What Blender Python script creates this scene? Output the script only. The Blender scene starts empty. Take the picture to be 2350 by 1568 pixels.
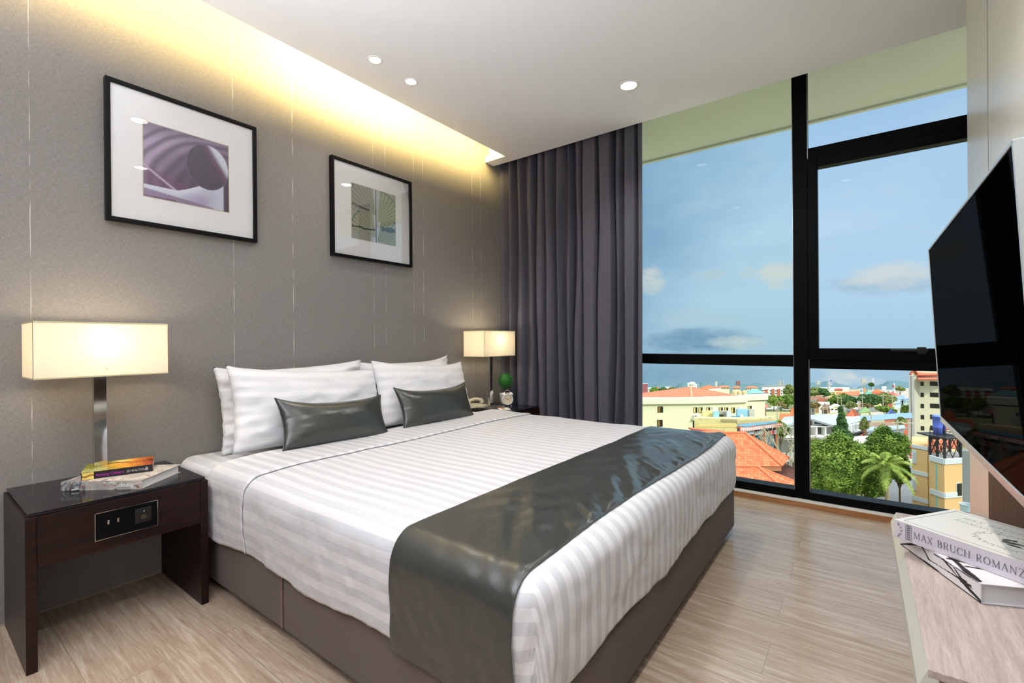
import bpy, bmesh, math, random
from mathutils import Vector, Matrix, noise
random.seed(7)
S = bpy.context.scene
COL = S.collection
PI = math.pi

# ------------------------------------------------------------------ camera
YAW, PITCH, ROLL, FPX = 0.64107, -0.00101, -0.00853, 1070.6
_cy, _sy, _cp, _sp, _cr, _sr = math.cos(YAW), math.sin(YAW), math.cos(PITCH), math.sin(PITCH), math.cos(ROLL), math.sin(ROLL)
FW = Vector((-_sy*_cp, _cy*_cp, _sp)); _rt = Vector((_cy, _sy, 0)); _up = _rt.cross(FW)
RT = _rt*_cr + _up*_sr; UP = -_rt*_sr + _up*_cr
CAM = Vector((2.706, 0, 1.1))
cd = bpy.data.cameras.new('camera'); cam = bpy.data.objects.new('camera', cd); COL.objects.link(cam)
m = Matrix((RT, UP, -FW)).transposed().to_4x4(); m.translation = CAM
cam.matrix_world = m
cd.sensor_width = 36; cd.lens = FPX/2350*36; cd.clip_start = 0.02; cd.clip_end = 9000
S.camera = cam
def E(u, v, zf):
    """point at image pixel u, v, projected from the camera to chosen depth zf (metres)"""
    return CAM + zf*(FW + (u-1175)/FPX*RT + (784-v)/FPX*UP)

# ------------------------------------------------------------------ materials
def nt(name):
    M = bpy.data.materials.new(name); M.use_nodes = True
    n = M.node_tree; n.nodes.clear()
    o = n.nodes.new('ShaderNodeOutputMaterial')
    return M, n, o
def N(n, t, **k):
    x = n.nodes.new(t)
    for a, b in k.items():
        if a.startswith('i_'): x.inputs[a[2:].replace('_', ' ')].default_value = b
        else: setattr(x, a, b)
    return x
def L(n, a, b): n.links.new(a, b)
def srgb(r, g, b):
    f = lambda c: (c/255/12.92) if c/255 <= .04045 else ((c/255+.055)/1.055)**2.4
    return (f(r), f(g), f(b), 1)
def mix(n, fac, a, b):
    x = N(n, 'ShaderNodeMix', data_type='RGBA')
    for s, v in ((x.inputs[0], fac), (x.inputs[6], a), (x.inputs[7], b)):
        if hasattr(v, 'is_linked') or hasattr(v, 'links'): L(n, v, s)
        else: s.default_value = v
    return x.outputs[2]
def math_(n, op, a, b=0, c=None):
    x = N(n, 'ShaderNodeMath', operation=op)
    for i, v in enumerate((a, b, c)):
        if v is None: continue
        if hasattr(v, 'links'): L(n, v, x.inputs[i])
        else: x.inputs[i].default_value = v
    return x.outputs[0]
def ramp(n, fac, stops):
    r = N(n, 'ShaderNodeValToRGB'); L(n, fac, r.inputs[0])
    e = r.color_ramp.elements
    while len(e) < len(stops): e.new(.5)
    for k, (p, c) in enumerate(stops): e[k].position = p; e[k].color = c
    return r.outputs[0]
def pb(n, o, col, rough=.6, metal=0, spec=.5, bump=None, bs=.2, bd=.01, coat=0, sheen=0):
    p = N(n, 'ShaderNodeBsdfPrincipled')
    if hasattr(col, 'links'): L(n, col, p.inputs['Base Color'])
    else: p.inputs['Base Color'].default_value = col
    if hasattr(rough, 'links'): L(n, rough, p.inputs['Roughness'])
    else: p.inputs['Roughness'].default_value = rough
    p.inputs['Metallic'].default_value = metal
    p.inputs['Specular IOR Level'].default_value = spec
    p.inputs['Coat Weight'].default_value = coat
    p.inputs['Coat Roughness'].default_value = .08
    if sheen: p.inputs['Sheen Weight'].default_value = sheen
    if bump is not None:
        b = N(n, 'ShaderNodeBump', i_Strength=bs, i_Distance=bd); L(n, bump, b.inputs['Height']); L(n, b.outputs[0], p.inputs['Normal'])
    L(n, p.outputs[0], o.inputs[0])
    return p
def coords(n, which='Object', scale=(1, 1, 1), rot=(0, 0, 0)):
    t = N(n, 'ShaderNodeTexCoord'); mp = N(n, 'ShaderNodeMapping'); mp.inputs['Scale'].default_value = scale; mp.inputs['Rotation'].default_value = rot
    L(n, t.outputs[which], mp.inputs[0]); return mp.outputs[0]
def noise_(n, vec, scale=5, det=3, rough=.5):
    t = N(n, 'ShaderNodeTexNoise', i_Scale=scale, i_Detail=det, i_Roughness=rough)
    if vec is not None: L(n, vec, t.inputs['Vector'])
    return t.outputs[0]
_plain = {}
def plain(name, rgb, rough=.6, metal=0, spec=.5, var=.06, vs=3, bump=0, bsc=200, coat=0):
    if name in _plain: return _plain[name]
    M, n, o = nt(name)
    c = srgb(*rgb); v = coords(n)
    f = noise_(n, v, vs, 4)
    a = tuple(min(1, x*(1+var)) for x in c[:3])+(1,); b = tuple(x*(1-var) for x in c[:3])+(1,)
    col = mix(n, f, b, a)
    bp = noise_(n, v, bsc, 3) if bump else None
    pb(n, o, col, rough, metal, spec, bp, bump, .002, coat)
    _plain[name] = M
    return M

# ------------------------------------------------------------------ objects
def link(o, parent=None):
    COL.objects.link(o)
    if parent is not None:
        o.parent = parent; o.matrix_parent_inverse = parent.matrix_world.inverted()
    return o
def obj(name, bm, mat, parent=None, smooth=False, bevel=0, seg=2, sub=0, auto=None):
    me = bpy.data.meshes.new(name)
    if isinstance(bm, bmesh.types.BMesh):
        bmesh.ops.recalc_face_normals(bm, faces=bm.faces)
        bm.to_mesh(me); bm.free()
    else: me = bm
    o = bpy.data.objects.new(name, me); link(o, parent)
    for mm in (mat if isinstance(mat, (list, tuple)) else [mat]): me.materials.append(mm)
    if smooth:
        for p in me.polygons: p.use_smooth = True
    if bevel:
        b = o.modifiers.new('bevel', 'BEVEL'); b.width = bevel; b.segments = seg; b.limit_method = 'ANGLE'; b.angle_limit = .6
        for p in me.polygons: p.use_smooth = True
        w = o.modifiers.new('wn', 'WEIGHTED_NORMAL')
    if sub:
        s = o.modifiers.new('sub', 'SUBSURF'); s.levels = sub; s.render_levels = sub
    return o
def tag(o, label=None, cat=None, group=None, kind=None):
    if label: o['label'] = label
    if cat: o['category'] = cat
    if group: o['group'] = group
    if kind: o['kind'] = kind
    return o
def empty(name, loc, label, cat, group=None, kind=None):
    o = bpy.data.objects.new(name, None); o.empty_display_size = .1; COL.objects.link(o); o.location = loc
    o.matrix_world = Matrix.Translation(loc)
    return tag(o, label, cat, group, kind)
def copy_tree(o, parent=None):
    c = o.copy(); COL.objects.link(c)
    if parent is not None: c.parent = parent
    for ch in [x for x in list(COL.objects) if x.parent == o]: copy_tree(ch, c)
    return c
B = bmesh.new
def box(bm, x0, x1, y0, y1, z0, z1):
    v = [bm.verts.new((x, y, z)) for x in (x0, x1) for y in (y0, y1) for z in (z0, z1)]
    for f in ((0, 1, 3, 2), (4, 6, 7, 5), (0, 4, 5, 1), (2, 3, 7, 6), (0, 2, 6, 4), (1, 5, 7, 3)): bm.faces.new([v[i] for i in f])
    return bm
def bx(*a): return box(B(), *a)
def obox(bm, c, ax, ay, az, hx, hy, hz):
    c = Vector(c); ax, ay, az = Vector(ax).normalized(), Vector(ay).normalized(), Vector(az).normalized()
    v = [bm.verts.new(c+ax*hx*i+ay*hy*j+az*hz*k) for i in (-1, 1) for j in (-1, 1) for k in (-1, 1)]
    for f in ((0, 1, 3, 2), (4, 6, 7, 5), (0, 4, 5, 1), (2, 3, 7, 6), (0, 2, 6, 4), (1, 5, 7, 3)): bm.faces.new([v[i] for i in f])
    return bm
def tube(bm, pts, r, seg=10, cap=True):
    pts = [Vector(p) for p in pts]; rings = []
    for i, p in enumerate(pts):
        d = (pts[min(i+1, len(pts)-1)]-pts[max(i-1, 0)]).normalized()
        a = d.cross(Vector((0, 0, 1)));  a = a.normalized() if a.length > 1e-3 else Vector((1, 0, 0)); b = d.cross(a)
        rr = r[i] if isinstance(r, (list, tuple)) else r
        rings.append([bm.verts.new(p+a*rr*math.cos(t*2*PI/seg)+b*rr*math.sin(t*2*PI/seg)) for t in range(seg)])
    for i in range(len(rings)-1):
        for t in range(seg): bm.faces.new((rings[i][t], rings[i][(t+1) % seg], rings[i+1][(t+1) % seg], rings[i+1][t]))
    if cap: bm.faces.new(rings[0][::-1]); bm.faces.new(rings[-1])
    return bm
def lathe(bm, prof, c=(0, 0, 0), ax=(0, 0, 1), seg=32):
    c = Vector(c); ax = Vector(ax).normalized(); a = ax.orthogonal().normalized(); b = ax.cross(a); rings = []
    for r, h in prof:
        if r < 1e-6: rings.append([bm.verts.new(c+ax*h)])
        else: rings.append([bm.verts.new(c+ax*h+a*r*math.cos(t*2*PI/seg)+b*r*math.sin(t*2*PI/seg)) for t in range(seg)])
    for p, q in zip(rings, rings[1:]):
        for t in range(seg):
            u = (t+1) % seg
            if len(p) == 1 and len(q) == 1: continue
            if len(p) == 1: bm.faces.new((p[0], q[u], q[t]))
            elif len(q) == 1: bm.faces.new((p[t], p[u], q[0]))
            else: bm.faces.new((p[t], p[u], q[u], q[t]))
    return bm
def prism(bm, poly, z0, z1):
    lo = [bm.verts.new((p[0], p[1], z0)) for p in poly]; hi = [bm.verts.new((p[0], p[1], z1)) for p in poly]
    k = len(poly)
    for i in range(k): bm.faces.new((lo[i], lo[(i+1) % k], hi[(i+1) % k], hi[i]))
    bm.faces.new(lo[::-1]); bm.faces.new(hi); return bm
def grid_mesh(name, fn, nu, nv, uvfn=None, colfn=None):
    me = bpy.data.meshes.new(name); vs = []; fs = []
    for i in range(nu+1):
        for j in range(nv+1): vs.append(fn(i/nu, j/nv))
    for i in range(nu):
        for j in range(nv):
            a = i*(nv+1)+j; fs.append((a, a+nv+1, a+nv+2, a+1))
    me.from_pydata([tuple(v) for v in vs], [], fs); me.update()
    uv = me.uv_layers.new(name='UVMap')
    for lp in me.loops:
        k = lp.vertex_index; i, j = divmod(k, nv+1)
        uv.data[lp.index].uv = uvfn(i/nu, j/nv) if uvfn else (i/nu, j/nv)
    if colfn:
        at = me.color_attributes.new('pic', 'FLOAT_COLOR', 'POINT')
        for k in range(len(vs)):
            i, j = divmod(k, nv+1); at.data[k].color = colfn(i/nu, j/nv)
    for p in me.polygons: p.use_smooth = True
    return me
_font = [0]
def text(name, body, size, origin, xd, yd, mat, parent, ext=.0002, bold=0, align='LEFT', label=None, shear=0):
    c = bpy.data.curves.new('t', 'FONT'); c.body = body; c.size = size; c.extrude = ext; c.offset = bold; c.align_x = align; c.shear = shear
    to = bpy.data.objects.new('t', c); COL.objects.link(to)
    dg = bpy.context.evaluated_depsgraph_get()
    me = bpy.data.meshes.new_from_object(to.evaluated_get(dg)); bpy.data.objects.remove(to)
    xd, yd = Vector(xd).normalized(), Vector(yd).normalized(); zd = xd.cross(yd)
    M = Matrix((xd, yd, zd)).transposed().to_4x4(); M.translation = Vector(origin)
    me.transform(M); me.materials.clear()
    return obj(name, me, mat, parent)

K_, T_ = .105, .045
def _sf(x, y, w=.10): return ('l', x-w, y, x+w, y, .032)
SERIF = {
 'M': (.92, [('l', .14, 0, .14, 1, T_), ('l', .14, 1, .46, .04, K_), ('l', .46, .04, .78, 1, T_), ('l', .78, 0, .78, 1, K_), _sf(.14, 0), _sf(.78, 0, .12), _sf(.12, 1, .09), _sf(.80, 1, .09)]),
 'A': (.76, [('l', .10, 0, .37, 1, T_), ('l', .37, 1, .66, 0, K_), ('l', .20, .34, .54, .34, T_), _sf(.10, 0), _sf(.66, 0)]),
 'X': (.74, [('l', .12, 1, .62, 0, K_), ('l', .62, 1, .12, 0, T_), _sf(.12, 0), _sf(.62, 0), _sf(.12, 1), _sf(.62, 1)]),
 'B': (.66, [('l', .14, 0, .14, 1, K_), ('a', .30, .76, .22, .24, -90, 90, .08), ('a', .32, .26, .26, .26, -90, 90, .09), ('l', .06, 1, .32, 1, T_), ('l', .06, 0, .34, 0, T_), ('l', .14, .52, .32, .52, T_)]),
 'R': (.72, [('l', .14, 0, .14, 1, K_), ('a', .32, .75, .24, .25, -90, 90, .08), ('l', .06, 1, .34, 1, T_), ('l', .14, .5, .34, .5, T_), ('l', .32, .5, .62, 0, K_), _sf(.14, 0), _sf(.65, 0, .06)]),
 'U': (.78, [('l', .14, .3, .14, 1, K_), ('a', .39, .3, .25, .3, 180, 360, .07), ('l', .64, .3, .64, 1, T_), _sf(.14, 1), _sf(.64, 1)]),
 'C': (.74, [('a', .42, .5, .34, .5, 48, 312, .085), ('l', .66, .68, .66, .92, T_), ('l', .66, .1, .66, .26, T_)]),
 'H': (.82, [('l', .15, 0, .15, 1, K_), ('l', .66, 0, .66, 1, K_), ('l', .15, .52, .66, .52, T_), _sf(.15, 0), _sf(.66, 0), _sf(.15, 1), _sf(.66, 1)]),
 'O': (.84, [('a', .42, .5, .34, .5, 0, 360, .085)]),
 'N': (.80, [('l', .14, 0, .14, 1, T_), ('l', .12, 1, .66, 0, K_), ('l', .66, 0, .66, 1, T_), _sf(.14, 0), _sf(.12, 1, .08), _sf(.66, 1)]),
 'Z': (.68, [('l', .08, 1, .60, 1, T_), ('l', .60, 1, .10, 0, K_), ('l', .08, 0, .62, 0, T_), ('l', .08, 1, .08, .82, T_), ('l', .62, 0, .62, .2, T_)]),
 'E': (.64, [('l', .14, 0, .14, 1, K_), ('l', .06, 1, .54, 1, T_), ('l', .06, 0, .58, 0, T_), ('l', .14, .53, .42, .53, T_), ('l', .54, 1, .54, .82, T_), ('l', .58, 0, .58, .2, T_), ('l', .42, .44, .42, .62, T_)]),
 'J': (.44, [('l', .26, .05, .26, 1, K_), ('a', .12, .0, .14, .16, 180, 360, .06), _sf(.26, 1)]),
 'W': (1.05, [('l', .08, 1, .30, 0, K_), ('l', .30, 0, .52, 1, T_), ('l', .52, 1, .74, 0, K_), ('l', .74, 0, .96, 1, T_), _sf(.08, 1), _sf(.52, 1, .08), _sf(.96, 1)]),
 'L': (.60, [('l', .14, 0, .14, 1, K_), ('l', .06, 0, .54, 0, T_), ('l', .54, 0, .54, .22, T_), _sf(.14, 1)]),
 'T': (.70, [('l', .35, 0, .35, 1, K_), ('l', .06, 1, .64, 1, T_), ('l', .06, 1, .06, .8, T_), ('l', .64, 1, .64, .8, T_), _sf(.35, 0)]),
 ' ': (.42, [])}
def serif_text(name, body, size, origin, xd, yd, mat, parent, gap=.10):
    """capital lettering with serifs; size = cap height"""
    xd, yd = Vector(xd).normalized(), Vector(yd).normalized(); zd = xd.cross(yd); bm = bmesh.new(); cx = 0; o = Vector(origin)
    def seg(x0, y0, x1, y1, w):
        a = o+(xd*(cx+x0)+yd*y0)*size; b = o+(xd*(cx+x1)+yd*y1)*size; d = b-a
        if d.length < 1e-7: return
        obox(bm, (a+b)/2, d, zd.cross(d), zd, d.length/2, w*size/2, .00012)
    for ch in body:
        w, st = SERIF[ch]
        for s in st:
            if s[0] == 'l': seg(*s[1:])
            else:
                _, ax, ay, rx, ry, a0, a1, tw = s; k = 20
                for i in range(k):
                    t0, t1 = math.radians(a0+(a1-a0)*i/k), math.radians(a0+(a1-a0)*(i+1)/k); tm = (t0+t1)/2
                    seg(ax+rx*math.cos(t0), ay+ry*math.sin(t0), ax+rx*math.cos(t1), ay+ry*math.sin(t1), T_+(tw-T_+.03)*abs(math.cos(tm)))
        cx += w+gap
    return obj(name, bm, mat, parent)

# ------------------------------------------------------------------ material set
def m_wall():
    M, n, o = nt('woven_wallpaper'); t = N(n, 'ShaderNodeTexCoord'); s = N(n, 'ShaderNodeSeparateXYZ'); L(n, t.outputs['Object'], s.inputs[0])
    h = noise_(n, coords(n, 'Object', (1, 60, 700)), 1, 3, .6); v = noise_(n, coords(n, 'Object', (1, 700, 60)), 1, 3, .6)
    w = math_(n, 'ADD', h, v)
    col = ramp(n, math_(n, 'MULTIPLY', w, .5), [(.34, srgb(112, 108, 106)), (.5, srgb(132, 128, 125)), (.66, srgb(152, 148, 144))])
    big = noise_(n, coords(n), .9, 3)
    col = mix(n, math_(n, 'MULTIPLY', big, .25), col, srgb(132, 127, 124))
    y = s.outputs[1]; acc = None
    for k, (yy, ww) in enumerate(((.352, .0010), (1.122, .0011), (1.452, .0014), (2.028, .0009), (2.13, .0008), (2.392, .0009), (2.49, .0013), (3.06, .0016), (3.174, .0014))):
        wob = math_(n, 'MULTIPLY', math_(n, 'SUBTRACT', noise_(n, coords(n, 'Object', (1, 1, 1)), 9, 2), .5), .004)
        d = math_(n, 'LESS_THAN', math_(n, 'ABSOLUTE', math_(n, 'SUBTRACT', math_(n, 'ADD', y, wob), yy)), ww)
        acc = d if acc is None else math_(n, 'MAXIMUM', acc, d)
    br = noise_(n, coords(n, 'Object', (1, .4, 7)), 1.2, 2)
    seamf = math_(n, 'MULTIPLY', acc, ramp_f(n, br, .42, .6))
    col = mix(n, seamf, col, srgb(214, 208, 200))
    pb(n, o, col, .75, 0, .25, w, .35, .002)
    return M
def ramp_f(n, f, a, b):
    x = N(n, 'ShaderNodeMapRange'); L(n, f, x.inputs[0]); x.inputs[1].default_value = a; x.inputs[2].default_value = b; return x.outputs[0]
def m_wood(name, c1, c2, c3, axis=0, scale=1, rough=.35, spec=.5, planks=None, coat=0, bs=.15):
    M, n, o = nt(name)
    sc = [(24 if planks else 14)*scale]*3; sc[axis] = (1.5 if planks else 1.1)*scale
    co = coords(n, 'Object', tuple(sc))
    if planks:
        t = N(n, 'ShaderNodeTexCoord'); br = N(n, 'ShaderNodeTexBrick', offset=.37); br.inputs['Scale'].default_value = 1
        br.inputs['Brick Width'].default_value = planks[0]; br.inputs['Row Height'].default_value = planks[1]; br.inputs['Mortar Size'].default_value = .0012
        br.inputs['Color1'].default_value = (.0, 0, 0, 1); br.inputs['Color2'].default_value = (1, 1, 1, 1); br.inputs['Mortar'].default_value = (.5, .5, .5, 1)
        L(n, t.outputs['Object'], br.inputs['Vector'])
        ad = N(n, 'ShaderNodeVectorMath', operation='MULTIPLY_ADD'); L(n, br.outputs[0], ad.inputs[0]); ad.inputs[1].default_value = (7, 7, 3); L(n, co, ad.inputs[2]); co = ad.outputs[0]
    d = N(n, 'ShaderNodeTexNoise', i_Scale=.5, i_Detail=2); L(n, co, d.inputs[0])
    g = N(n, 'ShaderNodeTexNoise', i_Scale=1.6, i_Detail=9, i_Roughness=.72, i_Distortion=.7); L(n, co, g.inputs[0])
    fine = N(n, 'ShaderNodeTexNoise', i_Scale=7, i_Detail=6, i_Roughness=.7); L(n, co, fine.inputs[0])
    f = math_(n, 'ADD', math_(n, 'MULTIPLY', g.outputs[0], .65), math_(n, 'MULTIPLY', fine.outputs[0], .35))
    col = ramp(n, f, [(.36, c1), (.5, c2), (.62, c3)])
    if planks:
        col = mix(n, math_(n, 'MULTIPLY', br.outputs[0], .22), col, c1)
        kn = N(n, 'ShaderNodeTexVoronoi', i_Scale=.55); kc = coords(n, 'Object', (2.2, 9, 1)); L(n, kc, kn.inputs[0])
        kf = N(n, 'ShaderNodeMapRange'); L(n, kn.outputs['Distance'], kf.inputs[0]); kf.inputs[1].default_value = .1; kf.inputs[2].default_value = .0
        col = mix(n, math_(n, 'MULTIPLY', kf.outputs[0], .6), col, srgb(92, 66, 48))
        col = mix(n, math_(n, 'MULTIPLY', br.outputs[1], .45), col, srgb(90, 75, 62))
    pb(n, o, col, rough, 0, spec, f, bs, .002, coat)
    return M
def m_stripe(name, a, b, pitch, r1=.42, r2=.6, bs=.20):
    M, n, o = nt(name); t = N(n, 'ShaderNodeTexCoord'); s = N(n, 'ShaderNodeSeparateXYZ'); L(n, t.outputs['UV'], s.inputs[0])
    w = math_(n, 'PINGPONG', math_(n, 'DIVIDE', s.outputs[0], pitch), .5)
    f = ramp_f(n, w, .24, .26)
    col = mix(n, f, a, b)
    rg = math_(n, 'ADD', math_(n, 'MULTIPLY', f, r2-r1), r1)
    nz = math_(n, 'ADD', noise_(n, coords(n), 14, 5, .6), math_(n, 'MULTIPLY', noise_(n, coords(n), 900, 2), .08))
    p = pb(n, o, col, rg, 0, .35, nz, bs, .012, 0, .15)
    return M
def m_satin(name, c, rough=.32):
    M, n, o = nt(name)
    t = coords(n)
    w = N(n, 'ShaderNodeTexNoise', i_Scale=38, i_Detail=2, i_Distortion=2.6); L(n, t, w.inputs[0])
    f = N(n, 'ShaderNodeTexNoise', i_Scale=120, i_Detail=2, i_Distortion=3); L(n, t, f.inputs[0])
    h = math_(n, 'ADD', math_(n, 'MULTIPLY', w.outputs[0], .4), math_(n, 'MULTIPLY', f.outputs[0], .16))
    rg = math_(n, 'ADD', math_(n, 'MULTIPLY', f.outputs[0], .16), rough-.08)
    p = pb(n, o, c, rg, .0, .5, h, .20, .006, .34, 0); p.inputs['Coat Roughness'].default_value = .26
    p.inputs['Anisotropic'].default_value = .4
    return M
def m_glass(name, tint, refl=.6):
    M, n, o = nt(name)
    tr = N(n, 'ShaderNodeBsdfTransparent'); tr.inputs[0].default_value = tint
    gl = N(n, 'ShaderNodeBsdfGlossy'); gl.inputs['Roughness'].default_value = .0; gl.inputs[0].default_value = (1, 1, 1, 1)
    fr = N(n, 'ShaderNodeFresnel'); fr.inputs[0].default_value = 1.45
    mx = N(n, 'ShaderNodeMixShader'); L(n, math_(n, 'MULTIPLY', fr.outputs[0], refl), mx.inputs[0]); L(n, tr.outputs[0], mx.inputs[1]); L(n, gl.outputs[0], mx.inputs[2])
    L(n, mx.outputs[0], o.inputs[0]); return M
def m_emit(name, c, s):
    M, n, o = nt(name); e = N(n, 'ShaderNodeEmission', i_Strength=s); e.inputs[0].default_value = c; L(n, e.outputs[0], o.inputs[0]); return M
def m_pic(name, rough=.5):
    M, n, o = nt(name); a = N(n, 'ShaderNodeVertexColor', layer_name='pic'); pb(n, o, a.outputs[0], rough, 0, .3); return M
def m_shade():
    M, n, o = nt('linen_lampshade')
    nz = noise_(n, coords(n, 'Object', (1, 1, 1)), 260, 2)
    c = mix(n, nz, (.93, .88, .76, 1), (.97, .93, .85, 1))
    d = N(n, 'ShaderNodeBsdfDiffuse'); t = N(n, 'ShaderNodeBsdfTranslucent'); L(n, c, d.inputs[0]); L(n, c, t.inputs[0])
    mx = N(n, 'ShaderNodeMixShader'); mx.inputs[0].default_value = .55; L(n, d.outputs[0], mx.inputs[1]); L(n, t.outputs[0], mx.inputs[2]); L(n, mx.outputs[0], o.inputs[0]); return M
WALL = m_wall()
FLOOR = m_wood('laminate_floor', srgb(152, 128, 106), srgb(180, 160, 140), srgb(204, 190, 172), 0, 1, .22, .7, (1.22, .19))
CEIL = plain('ceiling_paint', (244, 244, 248), .8, 0, .2, .01)
WHITE = plain('white_paint', (232, 230, 225), .6, var=.01)
DARKW = m_wood('espresso_wood', srgb(18, 9, 8), srgb(32, 17, 14), srgb(46, 26, 21), 1, 1.6, .35, .25)
STONE = plain('black_granite', (20, 20, 26), .12, 0, .4, .35, 300)
FRAMEK = plain('black_anodised_aluminium', (6, 8, 9), .4, 0, .08, .05)
SHEET = m_stripe('striped_white_sheet', (.74, .74, .765, 1), (.585, .59, .62, 1), .058)
SHEETP = m_stripe('striped_white_pillowcase', (.78, .78, .81, 1), (.71, .72, .75, 1), .058, bs=.10)
SATIN = m_satin('grey_satin', (.042, .046, .041, 1), .30)
BASEF = plain('taupe_upholstery', (110, 100, 95), .85, 0, .2, .08, 5, .3, 900)
SILVER = plain('polished_chrome', (215, 215, 215), .06, 1)
BRUSH = plain('brushed_steel', (170, 172, 175), .3, 1)
BLACK = plain('black_plastic', (14, 14, 15), .35)
GLASS = m_glass('window_glass', (.97, .985, .975, 1), .10)
GLASSG = m_glass('green_tinted_glass', (.945, .975, .94, 1), .10)
PGLASS = m_glass('picture_glass', (1, 1, 1, 1), .8)
SHADE = m_shade()
DESKW = m_wood('pale_ash_laminate', srgb(154, 139, 130), srgb(176, 162, 153), srgb(194, 182, 174), 1, 4.5, .42, .4)
BROWNP = m_wood('brown_wood_panel', srgb(46, 34, 26), srgb(66, 50, 38), srgb(84, 65, 50), 2, 2, .5, .3)
PALEP = plain('glossy_cream_panel', (236, 233, 222), .3, 0, .5, .05, 2, .12, 60)
CURT = plain('slate_curtain_fabric', (90, 89, 101), .8, 0, .25, .07, 9, .4, 1200)
OAK = m_wood('oak_skirting', srgb(140, 92, 54), srgb(168, 116, 72), srgb(186, 136, 92), 0, 2, .4)
CREAMPL = plain('cream_plastic', (222, 214, 186), .35)
GREENL = plain('topiary_leaf', (40, 118, 40), .5, 0, .5, .5, 90)
PAPER = plain('paper', (228, 228, 226), .7, var=.02)
PIC = m_pic('printed_picture')

# ------------------------------------------------------------------ room shell
def struct(name, bm, mat, parent=None, **k):
    o = obj(name, bm, mat, parent, **k)
    if parent is None: o['kind'] = 'structure'
    return o
CZ = 2.715; W = 3.60
struct('floor', bx(-.1, 3.5, -1.8, W, -.1, 0), FLOOR)
struct('wall_left', bx(-.12, 0, -1.8, 3.72, -.1, 3.0), WALL)
struct('wall_back', bx(-.12, 3.5, -1.92, -1.8, -.1, 3.0), BROWNP)
struct('wall_right', bx(3.11, 3.5, -1.8, 3.0, 0, 3.0), PALEP)
struct('trim_1', bx(3.35, 3.5, 3.0, 3.72, -.1, 3.0), WHITE)
struct('trim_2', bx(3.098, 3.11, .6, 2.53, .0, 1.02), BROWNP)
bm = bx(.23, 3.5, -1.8, 3.36, CZ, 2.775); box(bm, 0, .23, 3.243, 3.36, CZ, 2.775)
struct('ceiling', bm, CEIL)
bm = bx(-.12, 3.5, -1.92, 3.72, 3.0, 3.1); box(bm, .36, .40, -1.8, 3.243, 2.775, 3.0); box(bm, .0, .40, 3.30, 3.36, 2.775, 3.0)
struct('ceiling_slab', bm, CEIL)['kind'] = 'structure'
# seam line in the right wall panel
struct('trim_3', bx(3.1085, 3.11, 2.56, 2.563, 1.0, 2.715), plain('seam_shadow_gap', (150, 148, 138), .5))
# outside of our own building below and above the window
CONC = plain('pale_concrete', (214, 217, 203), .85, var=.04)
struct('exterior_soffit', bx(-2, 6, 3.72, 4.70, 2.95, 3.2), CONC)
bm = bx(-2, 6, 4.70, 4.74, 2.93, 3.3); struct('exterior_soffit_edge', bm, CONC)
struct('exterior_wall_below', bx(-.12, 3.5, 3.62, 3.75, -3, .03), CONC)
struct('baseboard_window', bx(0.0, 3.35, 3.555, 3.60, 0, .036), OAK)
struct('trim_4', bx(0.0, 3.35, 3.552, 3.60, .036, .046), WHITE)
struct('baseboard_left', bx(0.0, .004, -1.8, 3.3, 0, .008), plain('sealant_beige', (150, 138, 126), .8))

# window: black aluminium curtain wall
win = empty('window_1', (1.7, 3.64, 0.04), 'black aluminium floor to ceiling window with two bays beside the grey curtain', 'window', kind='structure')
def wbar(name, x0, x1, z0, z1, y0=3.60, y1=3.70, bev=.003):
    return obj(name, bx(x0, x1, y0, y1, z0, z1), FRAMEK, win, bevel=bev)
wbar('mullion', 2.354, 2.436, .03, 3.0, 3.595, 3.71)
wbar('mullion', -.02, .05, .03, 3.0)
wbar('mullion', 1.0, 1.06, .03, 3.0, 3.60, 3.70)
wbar('mullion', 3.28, 3.35, .03, 3.0)
wbar('transom', .05, 2.354, .913, .990)
wbar('transom', 2.436, 3.28, .905, .962)
wbar('transom', 2.436, 3.28, 2.268, 2.340)
wbar('sill_rail', .05, 2.354, .035, .100, 3.59)
wbar('sill_rail', 2.436, 3.28, .035, .096, 3.59)
wbar('head_rail', -.02, 3.35, 2.95, 3.0)
bm = bx(2.436, 2.492, 3.585, 3.66, .962, 2.268); box(bm, 3.225, 3.28, 3.585, 3.66, .962, 2.268); box(bm, 2.492, 3.225, 3.585, 3.66, .962, 1.036); box(bm, 2.492, 3.225, 3.585, 3.66, 2.205, 2.268)
sash = obj('sash', bm, FRAMEK, win, bevel=.003)
bm = bx(2.85, 3.02, 3.572, 3.586, 1.018, 1.034); box(bm, 2.97, 3.01, 3.560, 3.586, 1.005, 1.045)
obj('handle', bm, BLACK, sash, bevel=.004)
bm = B()
for x in (2.352, 2.438): box(bm, x-.002, x+.002, 3.594, 3.6, .1, 3.0)
obj('gasket', bm, BRUSH, win)
def pane(x0, x1, z0, z1, mt, y=3.665): obj('glass_pane', bx(x0, x1, y, y+.006, z0, z1), mt, win)
pane(.05, 1.0, .1, .913, GLASSG); pane(1.06, 2.354, .1, .913, GLASSG); pane(.05, 1.0, .99, 2.95, GLASSG); pane(1.06, 2.354, .99, 2.95, GLASSG)
pane(2.436, 3.28, .096, .905, GLASS); pane(2.436, 3.28, 2.34, 2.95, GLASS)
obj('glass_pane', bx(2.492, 3.225, 3.63, 3.636, 1.036, 2.205), GLASS, sash)

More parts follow.
